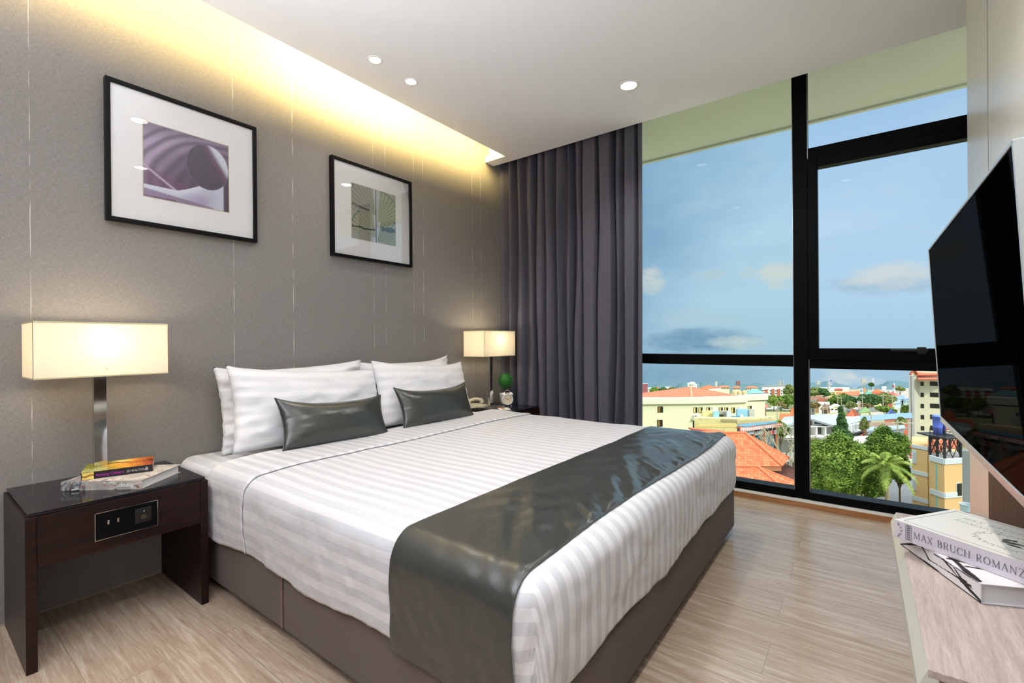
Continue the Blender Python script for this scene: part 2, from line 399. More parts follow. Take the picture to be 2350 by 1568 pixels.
# ------------------------------------------------------------------ curtain
def curtain():
    knots = [(0, 0), (.05, .8), (.09, -.6), (.12, .9), (.17, -.9), (.21, .6), (.25, -.7), (.285, .8), (.32, -.7), (.355, .7), (.39, -.8), (.43, .9), (.47, -.7), (.505, .7), (.54, -.9),
             (.57, .8), (.60, -.7), (.625, .5), (.655, -.95), (.70, -.55), (.725, .9), (.75, -.8), (.80, -.5), (.83, .95), (.855, -.6), (.875, .6), (.905, -.9), (.945, -.3), (.965, .95), (.98, -.9), (1, -.6)]
    def prof(s, ph):
        for (a, p), (b, q) in zip(knots, knots[1:]):
            if s <= b:
                t = (s-a)/(b-a); t = t*t*(3-2*t); return p+(q-p)*t
        return .8
    def fn(i, j):
        z = .015 + j*2.86
        drift = .012*math.sin(z*1.7+i*9)*(1-j) + .006*math.sin(i*31+z*3)
        s = min(1, max(0, i+drift*(1-abs(2*i-1)**4)))
        x = .012 + i*(1.366 + .022*(j)) + .010*math.sin(i*80)*0
        q = prof(s, j); q = -1+2*((q+1)/2)**1.8; y = 3.468 + .066*q*(.88+.18*(1-j)) + .006*noise.noise(Vector((i*14, z*1.3, 3)))
        x += .012*math.cos(i*70+z*.6)*(i*(1-i)*4)
        return Vector((x, y, z))
    me = grid_mesh('curtain', fn, 420, 36)
    o = obj('curtain', me, CURT)
    so = o.modifiers.new('s', 'SOLIDIFY'); so.thickness = .003
    tag(o, 'dark grey floor-length pleated curtain drawn open at the left of the window', 'curtain')
curtain()
rail = obj('curtain_rail', bx(.01, 3.3, 3.43, 3.455, 2.88, 2.91), BRUSH); tag(rail, 'curtain rail in the pocket above the grey curtain', 'curtain rail')

# ------------------------------------------------------------------ cove and downlights
def cove(y0, y1, power, col=(1, .74, .26)):
    t = empty('cove_light', (.31, (y0+y1)/2, 2.78), 'warm strip light hidden in the ceiling slot along the bed wall', 'strip light', 'cove strip lights')
    obj('housing', bx(.325, .355, y0, y1, 2.777, 2.89), WHITE, t)
    obj('tube', tube(B(), [(.315, y0, 2.862), (.315, y1, 2.862)], .010, 12), m_emit('warm_tube', (1, .80, .42, 1), 6), t)
    l = bpy.data.lights.new('cove_lamp', 'AREA'); l.shape = 'RECTANGLE'; l.size = .05; l.size_y = y1-y0; l.energy = power; l.color = col
    o = bpy.data.objects.new('cove_lamp', l); o.location = (.30, (y0+y1)/2, 2.86)
    o.rotation_euler = Vector((-1, 0, -.35)).to_track_quat('-Z', 'Y').to_euler()
    # local Y must run along world Y
    z = -Vector((-1, 0, -.9)).normalized(); yv = Vector((0, 1, 0)); xv = yv.cross(z)
    mm = Matrix((xv, yv, z)).transposed().to_4x4(); mm.translation = o.location; COL.objects.link(o)
    o.parent = t; o.matrix_parent_inverse = t.matrix_world.inverted(); o.matrix_world = mm
    return t
cove(-1.6, -.2, 14); cove(-.1, 1.22, 22); cove(1.30, 2.42, 46); cove(2.5, 3.2, 17)
LENS = m_emit('downlight_lens', (1, .96, .88, 1), 14)
def downlight(x, y, r, power, label, spot=True, col=(1, .95, .90)):
    t = empty('downlight', (x, y, CZ), label, 'downlight', 'recessed ceiling downlights')
    obj('trim_ring', lathe(B(), [(r*.76, -.001), (r*.8, -.005), (r*.97, -.004), (r, 0), (r, .002), (r*.76, .002)], (x, y, CZ), (0, 0, 1), 40), WHITE, t, smooth=True)
    obj('lens', lathe(B(), [(0, -.0022), (r*.78, -.002), (r*.78, -.0005), (0, -.0005)], (x, y, CZ), (0, 0, 1), 32), LENS, t)
    l = bpy.data.lights.new('downlight_lamp', 'SPOT'); l.energy = power; l.spot_size = 2.3; l.spot_blend = .9; l.color = col; l.shadow_soft_size = .05
    o = bpy.data.objects.new('downlight_lamp', l); COL.objects.link(o); o.parent = t; o.matrix_parent_inverse = t.matrix_world.inverted(); o.location = (x, y, CZ-.02)
    return t
downlight(.495, 1.678, .042, 12, 'small bright ceiling downlight nearest the cove, left of the pair')
downlight(.485, 1.952, .042, 12, 'small ceiling downlight near the cove, right of the pair')
downlight(1.541, 2.822, .064, 45, 'large ceiling downlight in front of the window and curtain')
downlight(1.50, 1.10, .064, 6, 'ceiling downlight above the middle of the bed, outside the view')
downlight(1.50, -.60, .064, 3, 'added ceiling downlight, unseen behind the viewer near the bed side')  # added fixture, unseen, gives fill from behind the viewer
downlight(2.55, -.9, .064, 3, 'added ceiling downlight, unseen behind the viewer near the television wall')  # second added fixture behind the viewer, also unseen fill
downlight(2.60, 1.4, .064, 85, 'added ceiling downlight, out of view above the walkway beside the television')  # added unseen fixture that lifts the right floor and bed foot
def fill_uplight(x, y, power):  # added uplight out of view, there to brighten the ceiling
    t = empty('added_uplight', (x, y, 0), 'added uplight on a stand, unseen behind the viewer, brightening the ceiling', 'added uplight')
    obj('base', lathe(B(), [(0, 0), (.14, 0), (.14, .012), (.02, .03), (0, .03)], (x, y, 0)), BRUSH, t, smooth=True)
    obj('pole', tube(B(), [(x, y, .02), (x, y, 1.38)], .012, 12), BRUSH, t)
    obj('bowl', lathe(B(), [(.015, 0), (.10, .03), (.16, .09), (.155, .09), (.095, .036), (.015, .008)], (x, y, 1.37)), WHITE, t, smooth=True)
    l = bpy.data.lights.new('added_uplight_lamp', 'SPOT'); l.energy = power; l.color = (.90, .94, 1); l.spot_size = 2.2; l.spot_blend = .7; l.shadow_soft_size = .10
    o = bpy.data.objects.new('added_uplight_lamp', l); COL.objects.link(o); o.rotation_euler = Vector((-.12, .30, 1)).to_track_quat('-Z', 'Y').to_euler(); o.parent = t; o.matrix_parent_inverse = t.matrix_world.inverted(); o.location = (x, y, 1.47)
fill_uplight(2.0, -1.0, 640)

# ------------------------------------------------------------------ pictures on the wall
def sm(a, b, x):
    t = max(0, min(1, (x-a)/(b-a))); return t*t*(3-2*t)
def lerp(a, b, t): return tuple(p+(q-p)*t for p, q in zip(a, b))
def art1(i, j):
    x, y = i, j
    c = (96, 80, 102)
    # curved ribs sweeping from lower left to upper right
    d = math.hypot((x-.95)*.9, (y-.25)*1.15)
    rib = .5+.5*math.sin(d*46+2*noise.noise(Vector((x*3, y*3, 1))))
    lightl = sm(.45, 1.0, d)
    c = lerp(c, (206, 190, 216), min(1, lightl*(.30+.85*rib)+.10*rib)); c = lerp(c, (120, 92, 118), .25*rib)
    c = lerp(c, (96, 82, 104), sm(.75, 1, y)*.4)
    if y < .42-.32*x+.0: c = lerp(c, (122, 84, 116), .6)
    a = abs(y-(.42-.75*x)); c = lerp(c, (205, 195, 215), sm(.035, .0, a)*(1 if x < .42 else 0))
    # opening of the rolled leaf
    ex, ey = (x-.735)/.265, (y-.60)/.33
    r = math.hypot(ex, ey)
    if r < 1:
        c = (92, 80, 98); k = ex*.8+ey*.6
        c = lerp(c, (226, 228, 240), sm(.42, .75, k)); c = lerp(c, (120, 86, 112), sm(.25, .42, k)*(1-sm(.42, .55, k)))
        c = lerp(c, (150, 130, 150), sm(.97, 1, r))
    # pale outer wall of the roll, sweeping down and to the left
    lim = .16+.36*max(0, x-.35)**1.25*1.9; low = .02+max(0, .09-.2*x) if x < .4 else max(-.05, -.02+.0*x)
    if r >= 1 and y < lim and y > (.02 if x < .35 else -.1) and x < .95:
        c = lerp((216, 220, 236), (150, 124, 158), sm(.0, .28, lim-y)*.55*(1-sm(.6, .9, x)))
        c = lerp(c, (236, 238, 248), sm(.12, 0, lim-y)*.8)
        if y < .07-.12*(x-.35) and x < .8: c = lerp(c, (130, 104, 138), .6)
    if x > .93 and r >= 1 and y < .55: c = lerp(c, (88, 72, 92), .8)
    return srgb(*c)
def art2(i, j):
    x, y = i, j
    c = (176, 178, 160)
    def fan(cx, cy, a0, a1, rad, tone, nl):
        nonlocal c
        dx, dy = x-cx, y-cy; r = math.hypot(dx, dy); a = math.atan2(dy, dx)
        if a0 < a < a1 and r < rad*(1+.05*noise.noise(Vector((a*6, cx*9, 0)))):
            k = .5+.5*math.cos(a*nl)
            c = lerp(tone, (112, 114, 104), sm(.8, 1, k)*.75); c = lerp(c, (60, 70, 66), sm(rad*.93, rad, r)*.7)
    c = (168, 172, 158) if y > .05 else c
    c = lerp((196, 204, 210), c, sm(.2, .5, abs(x-.56)*3))
    fan(.53, .10, 1.75, 3.3, .58, (172, 174, 152), 46); fan(.56, .02, -.1, 1.35, .62, (160, 168, 146), 40)
    fan(.53, .52, 1.72, 3.2, .70, (168, 168, 156), 44); fan(.58, .40, .25, 1.5, .62, (176, 182, 156), 40)
    if y < .12 + .04*noise.noise(Vector((x*12, 0, 0))) and x < .4: c = (170, 170, 158)
    band = .22+.03*noise.noise(Vector((x*9, 2, 0)))
    if abs(y-band) < .013*(1+noise.noise(Vector((x*25, 1, 0)))) and x < .52: c = (52, 58, 54)
    band = .63-.14*x+.02*noise.noise(Vector((x*11, 5, 0)))
    if abs(y-band) < .013 and x < .38: c = (70, 74, 68)
    if x > .66 and abs(y-.28-.05*(x-.66)) < .045*(1+.6*noise.noise(Vector((x*14, 8, 0)))): c = (58, 74, 70)
    if abs(x-.535) < .008: c = (60, 68, 66)
    return srgb(*c)
def picture(y0, y1, z0, z1, ay0, ay1, az0, az1, art, label, an):
    t = empty('framed_picture', (0, (y0+y1)/2, z0), label, 'picture', 'square framed pictures on the bed wall')
    w = .018; bm = B()
    for q in (((y0, z0), (y1, z0), (y1-w, z0+w), (y0+w, z0+w)), ((y1, z0), (y1, z1), (y1-w, z1-w), (y1-w, z0+w)), ((y1, z1), (y0, z1), (y0+w, z1-w), (y1-w, z1-w)), ((y0, z1), (y0, z0), (y0+w, z0+w), (y0+w, z1-w))):
        lo = [bm.verts.new((.002, a, b)) for a, b in q]; hi = [bm.verts.new((.034, a, b)) for a, b in q]
        for k in range(4): bm.faces.new((lo[k], lo[(k+1) % 4], hi[(k+1) % 4], hi[k]))
        bm.faces.new(hi); bm.faces.new(lo[::-1])
    obj('frame', bm, plain('black_frame_lacquer', (11, 10, 12), .4, 0, .15), t, bevel=.0015)
    obj('mat_board', bx(.010, .020, y0+w, y1-w, z0+w, z1-w), plain('white_mat_board', (248, 247, 246), .8, var=.01), t)
    me = grid_mesh('artwork', lambda i, j: Vector((.0206, ay0+i*(ay1-ay0), az0+j*(az1-az0))), 170, 170, None, art)
    obj('artwork', me, PIC, t)['label'] = an
    bm = B(); e = .003
    for a in ((ay0-e, ay0, az0-e, az1+e), (ay1, ay1+e, az0-e, az1+e), (ay0, ay1, az0-e, az0), (ay0, ay1, az1, az1+e)): box(bm, .0200, .0212, *a)
    obj('mat_bevel', bm, plain('mat_core', (196, 186, 160), .8), t)
    obj('glass', bx(.0225, .0245, y0+w, y1-w, z0+w, z1-w), PGLASS, t)
picture(.585, 1.232, 1.657, 2.296, .724, 1.091, 1.797, 2.147, art1, 'black framed square picture of a curled purple leaf above the near nightstand side', 'purple print of a rolled leaf')
picture(1.691, 2.349, 1.655, 2.292, 1.841, 2.202, 1.793, 2.155, art2, 'black framed square picture of pale green fan leaves above the right pillows', 'grey green print of fan-shaped leaves')
# ------------------------------------------------------------------ bed
bed = empty('bed', (1.06, 1.86, 0), 'king size bed with white mattress on a taupe upholstered base against the wallpapered wall', 'bed')
for k, (x0, x1) in enumerate(((.03, .998), (1.002, 2.13))):
    obj('bed_base', bx(x0, x1, .862, 2.87, .04, .262), BASEF, bed, bevel=.016, seg=3)
obj('piping', tube(B(), [(.998, .8615, .05), (.998, .8615, .252)], .0022, 6), plain('pink_seam', (150, 120, 118), .8), bed)
for x in (.15, .85, 1.15, 1.95):
    for y in (1.0, 2.7): obj('leg', lathe(B(), [(0, 0), (.022, 0), (.026, .05), (0, .05)], (x, y, 0)), BLACK, bed)
def drape(fnz, x0, x1, y0, y1, r, hang_y, hang_x, name, mat, parent=None, res=(150, 190), foot=True, head_extra=0, wr=1.0, seed=0, far=True, thick=0, bulge=0, hemn=.02, uvswap=False):
    """cloth lying on a box top (x0..x1, y0..y1 outer faces), rounded over the edges, hanging hang_y / hang_x below the top"""
    ax0, ax1 = x0, (x1-r + r*PI/2 + (hang_x-r)) if foot else x1
    by0 = y0+r - (r*PI/2 + hang_y-r); by1 = (y1-r + r*PI/2 + hang_y-r) if far else y1
    def prof(s):
        if s <= 0: return 0, 0
        if s < r*PI/2: return r*math.sin(s/r), r*(1-math.cos(s/r))
        return r, r + s - r*PI/2
    def fn(i, j):
        a = ax0+(ax1-ax0)*i; b = by0+(by1-by0)*j
        ox = max(0, a-(x1-r)) if foot else 0
        oyn = max(0, (y0+r)-b); oyf = max(0, b-(y1-r)) if far else 0
        oy = max(oyn, oyf); s = max(ox, oy)
        # hem unevenness
        tot = r*PI/2 + (hang_x if ox > oy else hang_y) - r
        s *= 1 + hemn*2.2*noise.noise(Vector((a*2.1, b*2.1, 4+seed)))*(s/max(tot, .01))
        out, dn = prof(s)
        if s > 0:
            th = math.atan2(ox, oy) if (ox > 0 and oy > 0) else (PI/2 if ox > 0 else 0)
            if ox > 0 and oy > 0:
                th = PI/2*(ox/(ox+oy)); th = PI/2*sm(0, 1, th/(PI/2)) if False else th
            dx, dy = math.sin(th), -math.cos(th) if oyn > 0 else math.cos(th)
            bp = Vector((min(a, x1-r) if foot else a, min(max(b, y0+r), y1-r) if far else max(b, y0+r), 0))
            if ox <= 0: bp.x = a
            p = bp + Vector((dx, dy, 0))*out
            w = noise.noise(Vector((a*9, b*9, dn*2+seed)))*.006 + noise.noise(Vector((a*26, b*26, dn*5+seed)))*.0022
            bul = bulge*math.sin(min(1, dn/hang_y)*PI)
            p += Vector((dx, dy, 0))*((w*wr)*min(1, dn/.05)+bul)
            z = fnz(p.x, p.y)-dn
        else:
            p = Vector((a, b, 0)); z = fnz(a, b)
        z += wr*(noise.noise(Vector((a*2.2, b*2.2, seed+9)))*.006 + noise.noise(Vector((a*7+b*2, b*5, seed+3)))*.0022)*(1 if s == 0 else max(0, 1-dn/.08))
        return Vector((p.x, p.y, z))
    uv = lambda i, j: (((by0+(by1-by0)*j) if not uvswap else (ax0+(ax1-ax0)*i)), ax0+(ax1-ax0)*i)
    me = grid_mesh(name, fn, res[0], res[1], uv)
    o = obj(name, me, mat, parent)
    if thick:
        so = o.modifiers.new('s', 'SOLIDIFY'); so.thickness = thick; so.offset = 1
    return o
flat = lambda z: (lambda x, y: z)
drape(flat(.536), .012, 2.09, .865, 2.85, .05, .262, .262, 'mattress', SHEET, bed, (110, 120), wr=1.6, hemn=0, bulge=.004)
def duz(x, y):
    e = min(1, (y-.84)/.25, (2.89-y)/.25); e = max(0, e)
    return .548 + .012*math.sqrt(e)
du = drape(duz, .42, 2.135, .850, 2.885, .062, .292, .288, 'duvet', SHEET, None, (230, 260), wr=1.25, seed=2, bulge=.006, hemn=.05)
so = du.modifiers.new('s', 'SOLIDIFY'); so.thickness = .004; so.offset = 1
tag(du, 'white satin-striped duvet cover tucked over the bed with its edges hanging', 'duvet')
def fz(x, y): return duz(x, y) + .0090 + .003*math.exp(-((x-.725)/.03)**2) - .0050*sm(.735, .747, x)
sf = drape(fz, .40, .745, .844, 2.890, .066, .298, .3, 'folded_sheet', SHEET, None, (60, 240), foot=False, wr=1.25, seed=2, bulge=.007, hemn=.05)
so = sf.modifiers.new('s', 'SOLIDIFY'); so.thickness = .004; so.offset = 1
tag(sf, 'white striped sheet folded back in a band over the duvet before the cushions', 'sheet')
# satin runner: wrinkles gather towards the foot edge
def rz(x, y):
    t = (x-1.66)/.43; g = max(0, t)**1.4
    w = noise.noise(Vector((x*3.2, y*9+x*14, 1)))*.020*g + noise.noise(Vector((x*8, y*26+x*26, 6)))*.012*g*g + .0025*noise.noise(Vector((x*6, y*6, 0)))
    w += .007*noise.noise(Vector((x*4, y*8-x*10, 17)))*sm(.98, 1.1, y)*sm(0, .25, t); w *= sm(.90, 1.15, y)*.75+.25
    w *= 1-.8*sm(2.06, 2.09, x); return duz(x, y)+.0085+max(w, -.006) - .003*(sm(1.67, 1.655, x)+sm(2.075, 2.085, x))
rn = drape(rz, 1.665, 2.090, .840, 2.895, .072, .318, .3, 'bed_runner', SATIN, None, (110, 460), foot=False, wr=.9, seed=2, bulge=.010, hemn=.03)
so = rn.modifiers.new('s', 'SOLIDIFY'); so.thickness = .003; so.offset = 1
tag(rn, 'dark grey green satin bed runner lying across the foot end of the white duvet', 'bed runner')
# gentle bend so that the runner edges wander a little
for v in rn.data.vertices:
    v.co.x += .012*math.sin(v.co.y*3.1+.6) - .010*sm(1.1, .8, v.co.y)

def pillow(name, pb_, pt_, width, h, t, mat, label, cat, group, pinch=.06, seed=0, wr=1, power=.55, pipe=False, sag=0, tl=0, tr=0):
    """pb_: bottom centre, pt_: top centre (leaning plane); width along +Y"""
    pb_, pt_ = Vector(pb_), Vector(pt_); upv = (pt_-pb_).normalized(); yv = Vector((0, 1, 0)) if len(pb_) == 3 else None
    yv = (Vector((0, 1, 0)) - upv*upv.y).normalized(); nv = yv.cross(upv); nv = nv if nv.x > 0 else -nv
    c = (pb_+pt_)/2; bm = B(); nu, nv_ = 64, 44; uvs = {}
    def pos(u, v, s):
        e = (max(0, 1-abs(u)**2.6)*max(0, 1-abs(v)**2.6))**power
        X = width/2*u*(1-pinch*(1-v*v)); Y = h/2*v*(1-pinch*1.2*(1-u*u))
        if v > 0: Y += (tl*max(0, -u)**4 + tr*max(0, u)**4)*v
        Y -= sag*(1-u*u)*(v > 0)*v
        w = noise.noise(Vector((u*3+seed, v*3, s*2)))*.012 + noise.noise(Vector((u*8+seed, v*6, s*5)))*.005
        edge = 1-e
        w += wr*.006*math.sin(v*22+seed+2*u)*edge*max(0, abs(u)-.6)*2
        z = s*(t/2*e + w*wr*min(1, e*3)) + .010*wr*noise.noise(Vector((u*4+seed, v*9, 7)))*edge
        return c + yv*X + upv*Y + nv*z
    for s in (1, -1):
        vs = [[bm.verts.new(pos(-1+2*i/nu, -1+2*j/nv_, s)) for j in range(nv_+1)] for i in range(nu+1)]
        for i in range(nu):
            for j in range(nv_):
                f = bm.faces.new((vs[i][j], vs[i+1][j], vs[i+1][j+1], vs[i][j+1]))
                uvs[f] = [(-1+2*b/nv_)*h/2 for b in (j, j, j+1, j+1)]
    ul = bm.loops.layers.uv.new('UVMap')
    for f, q in uvs.items():
        for l, b in zip(f.loops, q): l[ul].uv = (b, 0)
    bmesh.ops.remove_doubles(bm, verts=bm.verts, dist=.0004)
    o = obj(name, bm, mat, None, smooth=True)
    tag(o, label, cat, group)
    if pipe:
        q = [pos(u, v, 1) for u, v in [(-1+2*i/nu, 1) for i in range(nu+1)]+[(1, 1-2*j/nv_) for j in range(nv_+1)]+[(1-2*i/nu, -1) for i in range(nu+1)]+[(-1, -1+2*j/nv_) for j in range(nv_+1)]]
        obj('piping', tube(B(), q, .0025, 6, False), mat, o, smooth=True)
    return o
PW = 'white pillows leaning on the wall'
pillow('pillow', (.145, 1.43, .545), (.085, 1.42, .965), .87, .43, .15, SHEETP, 'rear white pillow of the near stack, half hidden against the wall', 'pillow', PW, .05, 1, 1.6, tl=.025, tr=.01)
pillow('pillow', (.30, 1.43, .548), (.175, 1.455, .945), .89, .425, .17, SHEETP, 'front white pillow of the near stack, behind the near grey cushion', 'pillow', PW, .05, 5, .9, tl=.02)
pillow('pillow', (.145, 2.24, .545), (.085, 2.24, .955), .84, .43, .14, SHEETP, 'rear white pillow of the far stack, only its top corners showing', 'pillow', PW, .05, 9, 1.4, tl=.01, tr=.035)
pillow('pillow', (.345, 2.24, .548), (.20, 2.27, .945), .83, .425, .18, SHEETP, 'front white pillow of the far stack, behind the far grey cushion', 'pillow', PW, .045, 13, .8, tl=.01, tr=.03)
pillow('cushion', (.475, 1.455, .562), (.375, 1.470, .788), .630, .25, .13, SATIN, 'grey satin cushion leaning on the near pair of white pillows', 'cushion', 'grey satin cushions', .07, 3, .15, .6, True, .012, .02, .01)
pillow('cushion', (.475, 2.205, .562), (.385, 2.21, .788), .650, .25, .13, SATIN, 'grey satin cushion leaning on the far pair of white pillows by the telephone', 'cushion', 'grey satin cushions', .07, 23, .15, .6, True, .012, .02, .02)

# ------------------------------------------------------------------ nightstands
def nightstand(y0, y1, label, sockets):
    t = empty('nightstand', (.24, (y0+y1)/2, 0), label, 'nightstand', 'dark wooden nightstands beside the bed')
    D = .483
    obj('side_panel', bx(.006, D, y0, y0+.028, 0, .522), DARKW, t, bevel=.002)
    obj('side_panel', bx(.006, D, y1-.028, y1, 0, .522), DARKW, t, bevel=.002)
    obj('drawer_box', bx(.012, D-.002, y0+.0285, y1-.0285, .345, .521), DARKW, t, bevel=.0015)
    obj('top', bx(.008, D-.006, y0+.008, y1-.008, .5225, .536), STONE, t, bevel=.002)
    if sockets:
        s = obj('socket_plate', bx(D-.002, D+.006, .446, .632, .391, .487), plain('socket_black_glass', (9, 9, 12), .3, 0, .12), t, bevel=.001)
        bm = B()
        for a in ((.4445, .4465, .3895, .4885), (.6315, .6335, .3895, .4885), (.4445, .6335, .3880, .3900), (.4445, .6335, .4865, .4885)): box(bm, D+.001, D+.0072, *a)
        obj('silver_rim', bm, SILVER, s)
        for a in (.4825, .5105): obj('rocker', bx(D+.006, D+.0105, a-.003, a+.003, .440, .455), SILVER, s, bevel=.001)
        obj('socket_face', bx(D+.006, D+.0085, .561, .612, .415, .470), BLACK, s, bevel=.002)
        obj('indicator', bx(D+.0085, D+.0095, .5875, .5895, .455, .460), plain('indicator_glass', (200, 220, 215), .3), s)
        obj('key_slot', lathe(B(), [(0, 0), (.009, 0), (.009, .001), (0, .001)], (D+.0085, .588, .436), (1, 0, 0), 24), plain('brass_dim', (70, 60, 42), .4), s)
    return t
nightstand(.270, .812, 'dark wooden nightstand with sockets and two stacked books, left of the bed', True)
nightstand(2.905, 3.372, 'dark wooden nightstand carrying the telephone and alarm clock, beyond the bed by the curtain', False)

def lamp(cy, label):
    z0 = .536; cx = .19; t = empty('table_lamp', (cx, cy, z0), label, 'table lamp', 'table lamps with rectangular shades on the nightstands')
    obj('base', bx(cx-.075, cx+.095, cy-.105, cy+.105, z0, z0+.009), BRUSH, t, bevel=.002)
    obj('post', bx(cx-.012, cx+.012, cy-.021, cy+.021, z0+.009, 1.02), SILVER, t, bevel=.0012)
    x0, x1, y0, y1, a, b = .075, .30, cy-.207, cy+.207, .974, 1.187
    def ring(e, z, zz): 
        bm = B()
        for q in ((x0+e, x1-e, y0+e, y0+e+.0012), (x0+e, x1-e, y1-e-.0012, y1-e), (x0+e, x0+e+.0012, y0+e, y1-e), (x1-e-.0012, x1-e, y0+e, y1-e)): box(bm, *q, z, zz)
        return bm
    sh = obj('lamp_shade', ring(0, a, b), SHADE, t)
    obj('shade_trim', ring(-.0012, b-.005, b+.001), plain('shade_tape', (205, 195, 160), .8), sh)
    obj('shade_trim', ring(-.0012, a-.001, a+.004), plain('shade_tape', (205, 195, 160), .8), sh)
    bm = tube(B(), [(x0, cy, a+.03), (x1, cy, a+.03)], .002, 6); tube(bm, [(cx, y0, a+.03), (cx, y1, a+.03)], .002, 6)
    obj('shade_frame', bm, BRUSH, sh)
    obj('bulb_holder', lathe(B(), [(0, 0), (.016, 0), (.016, .045), (0, .045)], (cx, cy, 1.02)), BLACK, t)
    obj('bulb', lathe(B(), [(0, 0), (.012, .003), (.026, .025), (.030, .045), (.024, .065), (0, .075)], (cx, cy, 1.066)), m_emit('bulb_glow', (1, .82, .55, 1), 30), t, smooth=True)
    l = bpy.data.lights.new('bulb_lamp', 'POINT'); l.energy = 3.8; l.color = (1, .85, .60); l.shadow_soft_size = .03
    o = bpy.data.objects.new('bulb_lamp', l); COL.objects.link(o); o.location = (cx+.045, cy, 1.115); o.parent = t; o.matrix_parent_inverse = t.matrix_world.inverted()
    return t
lamp(.523, 'table lamp with wide lit cream shade on the near nightstand behind the two books')
lamp(3.062, 'lit table lamp with cream shade on the far nightstand beside the curtain')

# ------------------------------------------------------------------ books on the near nightstand
def book(name, P0, ang, length, width, th, cover, label, cat='book', group=None, spine='near', top=None, spine_mat=None, board=.0016, hard=0):
    """P0: bottom corner at start of spine; spine runs along angle ang, pages to its left"""
    d = Vector((math.cos(ang), math.sin(ang), 0)); w = Vector((-d.y, d.x, 0)); P0 = Vector(P0); z = Vector((0, 0, 1))
    t = empty(name, P0, label, cat, group)
    c = P0+d*length/2+w*width/2
    bm = B(); obox(bm, c+z*board/2, d, w, z, length/2, width/2, board/2); obox(bm, c+z*(th-board/2), d, w, z, length/2, width/2, board/2)
    o = obj('cover', bm, cover, t, bevel=.0004)
    obj('spine', obox(B(), P0+d*length/2+w*board/2+z*th/2, d, w, z, length/2, board/2, th/2-.0002), spine_mat or cover, t, bevel=.0006)
    e = .002+hard
    obj('pages', obox(B(), c+w*(board/2-e/2)+z*th/2, d, w, z, length/2-e, width/2-e/2-board/2, th/2-board), PAPER, t)
    return t, d, w, c
def cov_eu(i, j):
    n = noise.noise(Vector((i*7, j*5, 2)))+.5*noise.noise(Vector((i*22, j*18, 5)))
    c = lerp((168, 164, 156), (205, 200, 190), sm(-.5, .6, n))
    c = lerp(c, (96, 92, 86), sm(.35, .6, noise.noise(Vector((i*11, j*9, 11)))))
    if abs(noise.noise(Vector((i*9, j*7, 14)))) < .02: c = (180, 90, 80)
    if i < .3: 
        k = math.sin(i*90+6*noise.noise(Vector((i*9, j*9, 3)))); c = lerp(c, (70, 82, 96), .7 if k > .3 else .1)
    return srgb(*c)
def cov_am(i, j):
    n = noise.noise(Vector((i*3, j*3, 1)))
    c = lerp((120, 122, 40), (215, 150, 50), sm(.15, .6, i+.2*n)); c = lerp(c, (150, 60, 28), sm(.55, .95, i+.15*n)); c = lerp(c, (84, 30, 24), sm(.9, 1.05, i+.2*n))
    f = noise.noise(Vector((i*30, j*22, 4))); c = lerp(c, (240, 210, 90), sm(.25, .6, f)*.8); c = lerp(c, (60, 34, 20), sm(.3, .7, -f)*.6)
    c = lerp(c, (248, 232, 150), sm(.25, 0, math.hypot(i-.5, (j-.8)*.7))*.8)
    if abs(j-.62-.1*math.sin(i*5)) < .05 and .25 < i < .65: c = (120, 62, 26)
    if j < .35 and i < .35 and noise.noise(Vector((i*60, j*45, 9))) > .25: c = (236, 236, 190)
    return srgb(*c)
def face_pic(name, O, d, w, a, b, fn, parent, nu=120, nv=80, off=.0003, mat=None):
    nrm = Vector(d).cross(Vector(w)).normalized()
    me = grid_mesh(name, lambda i, j: Vector(O)+nrm*off+Vector(d)*a*i+Vector(w)*b*j, nu, nv, None, fn)
    return obj(name, me, mat or PIC, parent)
# guide book, spine towards the viewer
A0 = Vector((.232, .398, .5362)); A1 = Vector((.480, .606, .5362)); ang = math.atan2(A1.y-A0.y, A1.x-A0.x)
# spine runs from A0 to A1, pages towards -x/+y side
EU = plain('guide_book_cover', (178, 174, 166), .4)
t, d, w, c = book('book', A0, ang, .300, .235, .034, EU, 'thick grey guide book lying under the orange paperback on the near nightstand', group='books on the near nightstand', hard=.006)
face_pic('cover_picture', A0+Vector((0, 0, .034)), d, w, .300, .235, cov_eu, t)
face_pic('spine_picture', A0+Vector((0, 0, .0)), d, Vector((0, 0, 1)), .300, .0338, lambda i, j: cov_eu(i, .2+j*.2), t, 120, 16, .0004)
Z = Vector((0, 0, 1)); wt = plain('white_print', (240, 240, 236), .5); nrm = d.cross(Z)
text('spine_title', 'Europe', .021, A0+d*.268+Z*.0215+nrm*.0011, -d, -Z, wt, t, bold=.0010)
text('spine_title', 'of interest', .0115, A0+d*.205+Z*.0305+nrm*.0011, -d, -Z, wt, t, bold=.0004)
# paperback on top
P0 = Vector((.274, .448, .5708)); a2 = math.atan2(.664-.453, .338-.272)
BLK = plain('black_spine', (22, 18, 26), .4)
t, d, w, c = book('book', P0, a2, .222, .175, .029, plain('paperback_cover', (150, 90, 50), .35), 'orange and green paperback with black spine on top of the guide book', group='books on the near nightstand', spine_mat=BLK, board=.0008)
face_pic('cover_picture', P0+Z*.029, d, w, .222, .175, cov_am, t)
nrm = d.cross(Z)
text('spine_title', 'Among Others', .0140, P0+d*.044+Z*.0095+nrm*.0012, d, Z, plain('magenta_print', (168, 40, 160), .5), t, bold=.0002)
serif_text('spine_title', 'JO WALTON', .0082, P0+d*.138+Z*.0095+nrm*.0011, d, Z, wt, t, .06)
face_pic('spine_picture', P0+d*.003+Z*.001, d, Z, .035, .027, lambda i, j: srgb(*lerp((236, 210, 110), (150, 90, 30), sm(.0, .5, abs(j-.5+.1*math.sin(i*6)) < .12)*.9)), t, 30, 20, .0014)
bm = B()
